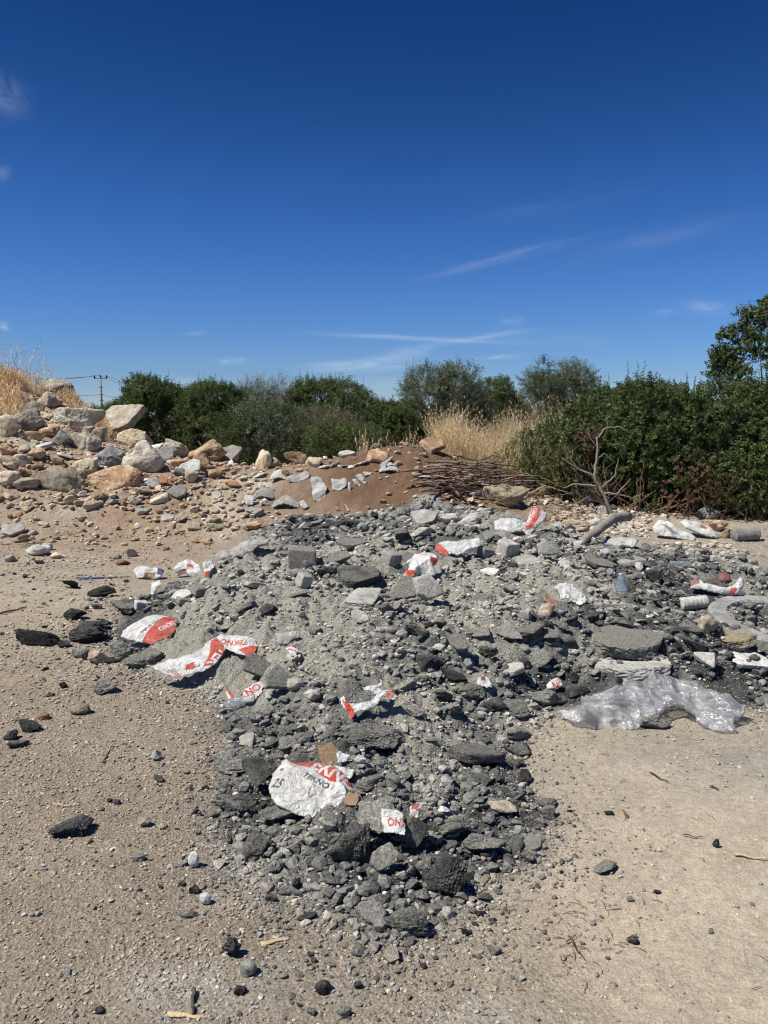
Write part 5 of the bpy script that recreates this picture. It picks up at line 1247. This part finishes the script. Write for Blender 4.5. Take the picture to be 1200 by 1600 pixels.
def lobes_points(lobes, n, seed, inner=.25, rough=.27):
    """points and directions over a union of ellipsoids [(c, r)], most near the skin"""
    r = np.random.default_rng(seed); C = np.array([l[0] for l in lobes]); A = np.array([l[1] for l in lobes])
    ar = (A[:, 0]*A[:, 1]+A[:, 0]*A[:, 2]+A[:, 1]*A[:, 2]); P = []; D = []; got = 0
    while got < n:
        k = n*2; i = r.choice(len(lobes), k, p=ar/ar.sum()); d = r.normal(size=(k, 3)); d /= np.linalg.norm(d, axis=1)[:, None]
        f = 1-inner*r.random(k)**2; f = f*(1+rough*fbm(d[:, 0]*3+i, d[:, 1]*3, d[:, 2]*3, 2, seed)+rough*.8*noise(d[:, 0]*8+i, d[:, 1]*8, d[:, 2]*8, seed+3)); p = C[i]+d*A[i]*f[:, None]; nrm = d/A[i]; nrm /= np.linalg.norm(nrm, axis=1)[:, None]
        ins = np.zeros(k, bool)
        for j in range(len(lobes)):
            q = (((p-C[j])/A[j])**2).sum(1); ins |= (q < .62) & (i != j)
        gap = noise(p[:, 0]*2.6, p[:, 1]*2.6, p[:, 2]*2.6, seed+9) > -.62
        ok = (~ins) & gap & (p[:, 2] > C[:, 2].min()-A[:, 2].max()); P.append(p[ok]); D.append(nrm[ok]); got += ok.sum()
    return np.concatenate(P)[:n], np.concatenate(D)[:n]
def mk_lobes(cx, cy, z0, w, d, h, n, seed, dome=.16):
    r = np.random.default_rng(seed); L = []
    for i in range(n):
        a = r.uniform(0, 6.28); q = math.sqrt(r.random())*.72; x = cx+math.cos(a)*q*w/2; y = cy+math.sin(a)*q*d/2
        top = h*(1-dome*q*q)*r.uniform(.74, 1.05); rr = r.uniform(.12, .27)*min(w, h*1.3)*.8; z = z0+max(top-rr, rr*.5)*(1 if i % 3 else r.uniform(.45, .8))
        L.append(((x, y, z), (rr*r.uniform(.9, 1.3), rr, rr*r.uniform(.8, 1.1))))
    L.append(((cx-w*.12, cy, z0+h*.36), (w*.36, d*.36, h*.40))); L.append(((cx+w*.15, cy, z0+h*.32), (w*.34, d*.36, h*.36))); return L
TL = {'lentisk': sprig_templates(12, .045, .017, .13, 1, 1), 'olive': sprig_templates(12, .06, .013, .20, .5, 2), 'big': sprig_templates(12, .05, .024, .12, 1, 3), 'dead': sprig_templates(10, .05, .006, .26, .2, 4), 'round': sprig_templates(10, .045, .034, .10, 1, 5)}
DG = [(.056, .082, .028), (.072, .102, .034), (.092, .122, .042), (.048, .070, .026), (.115, .138, .052)]
OL = [(.15, .172, .11), (.11, .138, .082), (.20, .215, .15), (.085, .11, .064)]
BRN = [(.22, .185, .14), (.27, .23, .175), (.17, .145, .11), (.18, .18, .12)]
MG = [(.080, .112, .042), (.10, .136, .05), (.125, .15, .062), (.062, .09, .036)]
def stems(cx, cy, z0, h, w, n, seed, parent, name='stems', r0=.04, mat='bark'):
    parts = []; r = random.Random(seed)
    for i in range(n):
        a = r.uniform(0, 6.28); P = wander((cx+r.gauss(0, .1), cy+r.gauss(0, .1), z0-.1), (cx+math.cos(a)*w*.35, cy+math.sin(a)*w*.3, z0+h*r.uniform(.5, .8)), 8, .03+.02*h, seed*10+i)
        parts.append(tube(P, [r0*(1-.85*k/8) for k in range(9)], 6))
        for q in range(3):
            b = P[3+q]; parts.append(tube(wander(b, b+Vector((r.uniform(-1, 1)*w*.2, r.uniform(-1, 1)*w*.2, h*.25)), 5, .02, seed*77+i*5+q), [r0*.4*(1-.85*k/5) for k in range(6)], 5))
    V, Q, T = join(parts); return link(name, raw_mesh(name, V, quads=Q, tris=T, mats=[M[mat]]), parent)
def bush(name, label, cat, box, Y, d, nlob, nsp, style, cols, seed, spikes=0, z0=None, inner=.25, sc=1.0, tr='stems', extra=None, stem=.003, lobes=None, group=None):
    x0, ty, x1, by = box; T = Py((x0+x1)/2, ty, Y); A = Py(x0, by, Y); B = Py(x1, by, Y); cx = (A.x+B.x)/2; w = B.x-A.x
    g = float(H(np.array([cx]), np.array([Y]))[0]) if z0 is None else z0; h = T.z-g
    e = empty(name, (cx, Y, g), label=label, cat=cat, group=group); off = np.array([cx, Y, g])
    L = lobes if lobes else mk_lobes(cx, Y, g, w*1.2, d, h, nlob*2+4, seed, .5 if tr == 'trunk' else .16)
    P, D = lobes_points(L, nsp, seed, inner)
    keep = P[:, 2] > g-.05; P = P[keep]; D = D[keep]; D = D+RNG.normal(0, .45, D.shape)+np.array([0, 0, .35])
    cl = np.asarray(cols); n1 = noise(P[:, 0]*1.3, P[:, 1]*1.3, P[:, 2]*1.3, seed+20); ci = np.clip(((n1*.6+.5+RNG.normal(0, .22, len(P)))*len(cl)).astype(int), 0, len(cl)-1)
    foliage('crown', P-off, D, TL[style], RNG.uniform(.75, 1.35, len(P))*sc, cl[ci], e, stem=stem)
    if spikes:
        k = P[:, 2] > g+h*.72; Pk = P[k]; idx = RNG.integers(0, len(Pk), spikes); S0 = Pk[idx]; PP = []; DD = []; SS = []
        for q in range(7):
            lean = np.stack([noise(idx*1.1, idx*.3, seed=5)*.12, noise(idx*1.7, idx*.3, seed=6)*.1, np.ones(spikes)], 1)
            ln = (.16+.30*np.abs(noise(idx*.77, idx*.1, seed=8)))[:, None]; PP.append(S0+lean*ln*q/7); DD.append(lean+RNG.normal(0, .2, lean.shape)); SS.append(np.full(spikes, .62*(1-q*.07)))
        PP = np.concatenate(PP); foliage('upright_shoots', PP-off, np.concatenate(DD), TL[style], np.concatenate(SS)*sc, cl[RNG.integers(0, len(cl), len(PP))], e, stem=stem)
    s = stems(0, 0, 0, h*.9, w*.8, max(3, nlob//3), seed, e, name=tr, r0=.035*max(1, h/2))
    return e, L, off, (cx, g, w, h)
bush('evergreen_shrub', 'wide dark green shrub behind the left rock pile right of the pole', 'shrub', (186,594,300,705), 17.5, 2.4, 12, 6500, 'lentisk', DG, 11, 110)
bush('evergreen_shrub', 'dark green shrub with thin top shoots left of the grey twiggy bush', 'shrub', (285,604,385,705), 17.2, 2.2, 12, 6000, 'lentisk', DG, 12, 120)
bush('twiggy_bush', 'grey-brown half-dry feathery bush between the dark shrubs', 'shrub', (372,593,450,700), 18.2, 1.8, 9, 3600, 'dead', BRN+OL[:1], 13, 30, inner=.6)
bush('olive_shrub', 'low grey-green shrub in front of the half-dry bush', 'shrub', (352,636,470,715), 16.0, 1.8, 11, 4200, 'olive', OL[1:]+DG[:2], 14, 0)
bush('evergreen_shrub', 'round-topped green shrub in the middle behind the berm', 'shrub', (448,598,575,715), 18.4, 2.6, 14, 8000, 'lentisk', MG, 15, 110)
bush('twiggy_bush', 'brownish dry brush in front of the round-topped green shrub', 'shrub', (470,640,560,718), 16.2, 1.2, 8, 2200, 'dead', BRN, 16, 0, inner=.7)
bush('evergreen_shrub', 'lower dark shrub right of the round-topped green shrub', 'shrub', (548,630,668,712), 18.0, 2.0, 12, 4600, 'lentisk', DG, 17, 10)
bush('green_bush', 'small bright green bush just behind the brown mound', 'shrub', (495,664,590,722), 14.9, .9, 8, 2300, 'olive', MG+[(.12,.14,.05)], 18, 0)
bush('olive_tree', 'silvery green olive tree taller than its neighbours in the middle', 'tree', (640,566,752,705), 18.6, 2.6, 13, 6200, 'olive', OL, 19, 60, tr='trunk')
bush('evergreen_shrub', 'dark green tree right behind the olive tree', 'tree', (738,588,815,690), 21.5, 2.4, 10, 4000, 'lentisk', DG, 20, 10, sc=1.15, tr='trunk')
bush('slender_tree', 'left crown of the grey-green pair of trees right of middle', 'tree', (812,557,875,680), 23, 1.8, 9, 2800, 'olive', OL[1:]+DG[:1], 21, 30, sc=1.15, tr='trunk')
bush('slender_tree', 'right crown of the grey-green pair of trees right of middle', 'tree', (862,553,928,680), 23.6, 1.8, 9, 2800, 'olive', OL[1:]+DG[:1], 22, 30, sc=1.15, tr='trunk')
bush('evergreen_shrub', 'low dark scrub on the horizon beside the pole', 'shrub', (158,629,205,660), 32, 3, 8, 1500, 'lentisk', DG, 23, 0, sc=1.6)
bush('evergreen_shrub', 'distant dark scrub below the white house', 'shrub', (420,636,470,670), 40, 3, 8, 1300, 'lentisk', DG, 24, 0, sc=1.9)
bush('evergreen_shrub', 'distant scrub seen in the gap left of the olive tree', 'shrub', (560,630,660,670), 42, 4, 10, 2200, 'lentisk', MG, 25, 0, sc=1.9)
# the big shrub at the right
YB = 12.9
def big_shrub():
    L = []; r = np.random.default_rng(31)
    prof = [(795,742),(815,722),(840,698),(870,668),(900,640),(930,618),(965,606),(1000,602),(1050,600),(1100,606),(1150,606),(1200,604),(1260,604),(1330,610)]
    for px, ty in prof:
        for k in range(5):
            Y = YB+r.uniform(-.9, 1.3)+(.2 if k else 0)-(px-900)*.0022; T = Py(px+r.uniform(-14, 14), ty+r.uniform(-3, 8)+k*r.uniform(14, 46), Y); rr = r.uniform(.30, .52)
            if px < 850: rr *= .65
            g = float(H(np.array([T.x]), np.array([Y]))[0]); z = max(T.z-rr, g+rr*.45)
            if k > 1: Y -= r.uniform(.2, .6)
            L.append(((T.x, Y, z), (rr*1.15, rr*1.1, rr)))
    for px, py, rr, dy in [(806,724,.26,0),(828,704,.32,0),(850,722,.34,-.3),(882,738,.34,-.5),(862,690,.36,0),(915,745,.34,-.7)]:
        T = Py(px, py, YB+dy); L.append(((T.x, YB+dy, T.z-.1), (rr*1.1, rr, rr*.95)))
    for px in range(1000, 1340, 26):
        Y = YB-.9-(px-900)*.0026+r.uniform(-.2, .2); T = Py(px, r.uniform(660, 770), Y); L.append(((T.x, Y, T.z-.2), (.42, .4, .40)))
    e, L, off, q = bush('evergreen_shrub', 'huge dark green mastic shrub filling the right side of the picture', 'shrub', (790,598,1340,800), YB, 3.5, 20, 27000, 'big', DG+MG[:1]+[(.10,.125,.035)], 32, 260, lobes=L, z0=.15, inner=.34, tr='stems', sc=.95)
    # withered red-brown patches and bare twigs low in the shrub
    for nm, lab, c, rr, n in [('withered_leaves', 'red-brown withered patch behind the dead branch', Py(915, 700, YB-1.15), (.18, .14, .38), 150), ('withered_leaves', 'red-brown withered patch low at the right', Py(1090, 755, YB-2.0), (.5, .25, .40), 90)]:
        r2 = np.random.default_rng(n); d = r2.normal(size=(n, 3)); d /= np.linalg.norm(d, axis=1)[:, None]; P = np.array(c[:])+d*np.array(rr)*r2.random((n, 1))**.5
        foliage(nm, P-off, d+[0, -.5, .3], TL['round'], r2.uniform(.6, 1.0, n), [(.12,.05,.035),(.15,.08,.055),(.10,.06,.04)], e, label=lab)
    parts = []; r3 = random.Random(4)
    for i in range(210):
        px = r3.uniform(850, 1230); b = Py(px, r3.uniform(775, 812), YB-.9-(px-900)*.003+r3.uniform(-.5, .3)); g = float(H(np.array([b.x]), np.array([b.y]))[0]); b.z = g+.02
        tt = b+Vector((r3.gauss(0, .35), r3.gauss(0, .2), r3.uniform(.1, .75))); parts.append(tube(wander(b, tt, 6, .03, 900+i), [.012*(1-.75*k/6) for k in range(7)], 5))
    V, Q, T = join(parts); link('bare_twigs', raw_mesh('bare_twigs', V-off, quads=Q, tris=T, mats=[M['twig']]), e, kind='stuff')
big_shrub()
L9 = []
r9 = np.random.default_rng(9)
for px, py, rr in [(1150,560,.42),(1180,540,.40),(1130,555,.25),(1165,520,.28),(1190,500,.30),(1215,480,.35),(1180,487,.18),(1145,520,.16),(1200,560,.5),(1235,530,.5),(1150,590,.4),(1215,600,.5),(1260,560,.5),(1124,580,.22),(1195,520,.25)]:
    rr *= .72
    T = Py(px, py, 16.5); L9.append(((T.x, 16.5+r9.uniform(-.5, .5), T.z), (rr, rr*.9, rr*.85)))
bush('evergreen_oak', 'tall dark tree with open crown cut by the right edge', 'tree', (1120,474,1290,700), 16.5, 2, 10, 1700, 'round', DG+OL[1:2], 33, 0, lobes=L9, tr='trunk', z0=.2, inner=.8, sc=1.2)

# dry grass
def grass(name, label, x, y, hgt, cols, lean=.25, heads=.6, w=.006, base=None):
    keep = RNG.random(len(x)) < np.clip(.55+1.3*fbm(x*2.4, y*2.4, octv=3, seed=75), .06, 1); x = x[keep]; y = y[keep]; hgt = hgt[keep]*np.clip(1+.9*noise(x*2.1, y*1.6, seed=76)*.55+RNG.normal(0, .13, len(x)), .35, 1.6)
    n = len(x); z = H(x, y); K = 4; h = hgt; a = RNG.uniform(0, 6.28, n); le = RNG.uniform(.03, lean, n)*h; lx = np.cos(a)*le+.05*h; ly = np.sin(a)*le
    fa = RNG.uniform(-.9, .9, n); ux = np.cos(fa); uy = np.sin(fa); V = np.zeros((n, K+1, 2, 3)); sc = np.clip(y/14, .8, 1.3)
    for k in range(K+1):
        t = k/K; wd = w*sc*(1-.75*t)*.5
        for s, sg in ((0, -1), (1, 1)):
            V[:, k, s, 0] = x+lx*t**2+sg*wd*ux; V[:, k, s, 1] = y+ly*t**2+sg*wd*uy; V[:, k, s, 2] = z-.02+h*t*(1-.12*t)
    Q = []; b = (np.arange(n)*(2*(K+1)))[:, None]
    Qa = np.concatenate([b+np.array([[2*k, 2*k+1, 2*k+3, 2*k+2]]) for k in range(K)], 0)
    c = np.asarray(cols)[RNG.integers(0, len(cols), n)]*RNG.uniform(.75, 1.25, (n, 1)); cc = np.repeat(c, 2*(K+1), 0); VV = V.reshape(-1, 3)
    m = np.nonzero(RNG.random(n) < heads)[0]; ns = 5; HV = []; HC = []
    for s in range(ns):   # drooping spikelets of wild oat
        t = .72+.07*s; bx = x[m]+lx[m]*t*t; by = y[m]+ly[m]*t*t; bz = z[m]+h[m]*t*(1-.12*t); an = RNG.uniform(0, 6.28, len(m)); dx = np.cos(an)*.035+.01; dy = np.sin(an)*.035; dz = -RNG.uniform(.01, .05, len(m))
        ww = .007*sc[m]; p0 = np.stack([bx, by, bz+.01], 1); p2 = np.stack([bx+dx, by+dy, bz+dz], 1); mid = (p0+p2)/2; off = np.stack([-ww, ww*0, ww*.6], 1)
        HV.append(np.stack([p0, mid+off, p2, mid-off], 1).reshape(-1, 3)); HC.append(np.repeat(c[m]*1.15, 4, 0))
    HV = np.concatenate(HV); Qh = np.arange(len(HV)).reshape(-1, 4)+len(VV)
    return link(name, raw_mesh(name, np.concatenate([VV, HV]), quads=np.concatenate([Qa, Qh]), col=np.concatenate([cc]+HC), mats=[M['straw']], smooth=False), label=label, cat='dry grass', kind='stuff')
STR = [(.70, .56, .34), (.78, .66, .43), (.62, .48, .28), (.55, .42, .25), (.82, .73, .52)]
def gp(n, box, Y0, Y1, f=None):
    x0, x1 = box; Y = RNG.uniform(Y0, Y1, n); px = RNG.uniform(x0, x1, n); return (px-600)/F*Y, Y
x, y = gp(17000, (680,905), 12.1, 16.3); h = np.interp((x/y*F+600), [680,720,760,830,900], [.62,.85,.92,1.0,1.1])*RNG.uniform(.45, 1.05, len(x)); 
grass('dry_grass', 'tall golden dry wild oats between the olive tree and the big shrub', x, y, h, STR, lean=.6)
x, y = gp(6000, (780,945), 15.0, 19); grass('dry_grass', 'sparse pale dry grass rising behind the big shrub', x, y, RNG.uniform(.9, 1.6, len(x)), STR, lean=.5)
x = np.concatenate([RNG.normal(-7.6, 1.5, 24000), RNG.normal(-5.9, .5, 5000)]); y = np.concatenate([RNG.normal(15.1, .95, 24000), RNG.normal(15.4, .4, 5000)]); k = (y > 13.6) & (x < -4.9); pxg = x/y*F+600; k &= ~((pxg > 38) & (pxg < 110) & (y < 15.4)); x = x[k]; y = y[k]
grass('dry_grass', 'golden dry grass on top of the left mound', x, y, RNG.uniform(.10, .36, len(x)), [(.66,.50,.30),(.55,.40,.24),(.74,.60,.39),(.46,.33,.19)])
x = RNG.uniform(-9.5, -6.9, 420); y = RNG.uniform(15.3, 16.6, 420); grass('dry_grass', 'thin tall oat stalks against the sky at the left edge', x, y, RNG.uniform(.5, .95, len(x)), STR, heads=1)
x, y = gp(700, (560,690), 13.3, 15.2); grass('dry_grass', 'thin dry stalks behind the brown mound', x, y, RNG.uniform(.2, .7, len(x)), STR)
x, y = gp(600, (60,330), 9.8, 12.2); grass('dry_grass', 'short dry tufts scattered on the soil slope at left', x, y, RNG.uniform(.04, .13, len(x)), STR, heads=.1, w=.004)
# small weeds
def weed(px, py, w, h, n, label):
    P = hit(px, py); r = np.random.default_rng(int(px)); e = empty('green_weed', P, label=label, cat='weed')
    q = np.stack([r.normal(0, w*.35, n), r.normal(0, w*.3, n), r.uniform(0, h*.4, n)], 1); D = q*np.array([2.5, 2.5, 0])+[0, 0, .5*w]; foliage('leaves', q, D, TL['olive'], r.uniform(.25, .5, n)*max(h*4, .6), [(.10,.13,.07),(.14,.17,.10),(.08,.10,.05)], e)
weed(53, 856, .24, .16, 120, 'largest grey-green weed on the soil at left')
weed(105, 838, .14, .06, 40, 'low weed behind the white stones')
weed(275, 836, .26, .05, 60, 'flat weed patch before the rock pile')
weed(345, 820, .16, .12, 50, 'small weed near the grey scraps')
weed(385, 828, .12, .12, 40, 'small weed at the left back edge of the heap')
weed(1140, 870, .10, .06, 25, 'tiny weed on the gravel track at right')
# tiny litter of twigs on the near ground: uncountable dry bits
def bits():
    n = 420; x = np.concatenate([RNG.normal(.62, .12, 60), RNG.uniform(-1.6, 2.6, 360)]); y = np.concatenate([RNG.normal(2.25, .1, 60), RNG.uniform(1.8, 5.5, 360)]); ok = zones(x, y)[1] < .2; x = x[ok]; y = y[ok]; z = H(x, y); parts = []
    for i in range(len(x)):
        a = random.uniform(0, 6.28); L = random.uniform(.012, .05); parts.append(tube([(x[i], y[i], z[i]+.003), (x[i]+math.cos(a)*L*.5+.003, y[i]+math.sin(a)*L*.5, z[i]+.006), (x[i]+math.cos(a)*L, y[i]+math.sin(a)*L, z[i]+.003)], .0011, 3, False))
    V, Q, T = join(parts); link('dry_twig_bits', raw_mesh('dry_twig_bits', V, quads=Q, mats=[M['twig']]), label='tiny dry twig bits and straw scattered on the near ground', cat='debris', kind='stuff')
bits()

# ------------------------------------------------------------------ far things
def far_pole():
    D = 143.0; top = Py(157, 589, D); g = float(H(np.array([top.x]), np.array([D]))[0]); e = empty('utility_pole', (top.x, D, g), label='concrete utility pole with crossarm on the horizon at left', cat='utility pole')
    Hh = top.z-g; V, Q, T = tube([(0, 0, 0), (0, 0, Hh*.5), (0, 0, Hh)], [.22, .18, .14], 10); link('pole', raw_mesh('pole', V, quads=Q, tris=T, mats=[M['pole']]), e)
    V, Q, T = tube([(-1.2, 0, Hh-.25), (1.2, 0, Hh-.25)], .09, 6); link('crossarm', raw_mesh('crossarm', V, quads=Q, tris=T, mats=[M['pole']], smooth=False), e)
    for x in (-1.1, 0, 1.1):
        V, Q, T = lathe([(Hh-.2, .001), (Hh-.2, .13), (Hh, .2), (Hh+.1, .12), (Hh+.22, .16), (Hh+.35, .001)], 8); V = V+np.array([x, 0, 0]); link('insulator', raw_mesh('insulator', V, quads=Q, mats=[M['dark']]), e)
    for zz in (.78, .62, .5):
        V, Q, T = tube([(-.3, 0, Hh*zz), (.3, 0, Hh*zz)], .10, 6); link('bracket', raw_mesh('bracket', V, quads=Q, tris=T, mats=[M['dark']], smooth=False), e)
    for lab, dx, z0_, far, r in [('upper left wire running from the pole out of the picture', -1.1, Hh+.2, Py(-20, 587, 118), .035), ('second left wire running from the pole out of the picture', 0, Hh+.3, Py(-20, 584, 118), .022), ('low wire running left from the pole middle', -.2, Hh*.62, Py(-20, 605, 118), .025),
            ('upper wire running right behind the shrub', 1.1, Hh+.2, Py(330, 640, 240), .03), ('middle wire running right behind the shrub', 0, Hh+.2, Py(330, 648, 240), .03), ('low wire running right behind the shrub', .2, Hh*.62, Py(330, 652, 240), .025)]:
        a = Vector((top.x+dx, D, g+z0_)); P = [a.lerp(far, i/12)-Vector((0, 0, 1.2*4*(i/12)*(1-i/12)*.5)) for i in range(13)]; V, Q, T = tube(P, r, 4); link('power_wire', raw_mesh('power_wire', V, quads=Q, tris=T, mats=[M['wire']]), label=lab, cat='wire', group='wires on the pole')
far_pole()
def house(px0, px1, ytop, D, label, roof=False):
    A = Py(px0, ytop, D); B = Py(px1, ytop, D); g = float(H(np.array([A.x]), np.array([D]))[0])-.3; w = B.x-A.x; h = A.z-g; d = w*.8
    e = empty('house', ((A.x+B.x)/2, D, g), label=label, cat='house')
    def box(name, c, s, mat):
        bm = bmesh.new(); bmesh.ops.create_cube(bm, size=1); [setattr(v, 'co', Vector((v.co.x*s[0]+c[0], v.co.y*s[1]+c[1], v.co.z*s[2]+c[2]))) for v in bm.verts]; me = bpy.data.meshes.new(name); bm.to_mesh(me); bm.free(); me.materials.append(M[mat]); return link(name, me, e)
    wall = box('wall', (0, 0, h*.45), (w, d, h*.9), 'wall')
    if roof:
        V = [(-w*.55, -d*.55, h*.9), (w*.55, -d*.55, h*.9), (w*.55, d*.55, h*.9), (-w*.55, d*.55, h*.9), (-w*.3, 0, h*1.08), (w*.3, 0, h*1.08)]
        link('roof', raw_mesh('roof', V, quads=[(0, 1, 5, 4), (2, 3, 4, 5)], tris=[(1, 2, 5), (3, 0, 4)], mats=[M['roof']], smooth=False), e)
    else: box('parapet', (0, 0, h*.95), (w*1.04, d*1.04, h*.12), 'wall')
    for i in range(3): box('window', ((-.3+.3*i)*w, -d/2-.02, h*.6), (w*.12, .05, h*.22), 'pane')
house(434, 452, 627, 190, 'white flat-roofed house far behind the half-dry bush')
house(598, 616, 630, 230, 'distant house with clay roof in the gap left of the olive tree', True)
house(574, 590, 632, 260, 'farthest pale house left of the clay-roofed one')
# distant scrub along the horizon
for i in range(7):
    px = [165,400,440,580,640,800,1150][i]+random.uniform(-15, 15); D = random.uniform(60, 95)
    bush('horizon_tree', 'distant tree on the horizon '+['beside the pole','left of the white house','right of the white house','before the clay-roofed house','left of the olive tree','between the slender trees','behind the huge shrub'][i], 'tree', (px-55, random.uniform(633, 640), px+55, 660), D, 4, 6, 700, 'lentisk', DG+MG[:2], 500+i, 0, sc=4.2, stem=.004, group='distant trees along the horizon')
S.render.engine = 'CYCLES'; S.cycles.filter_width = 1.1
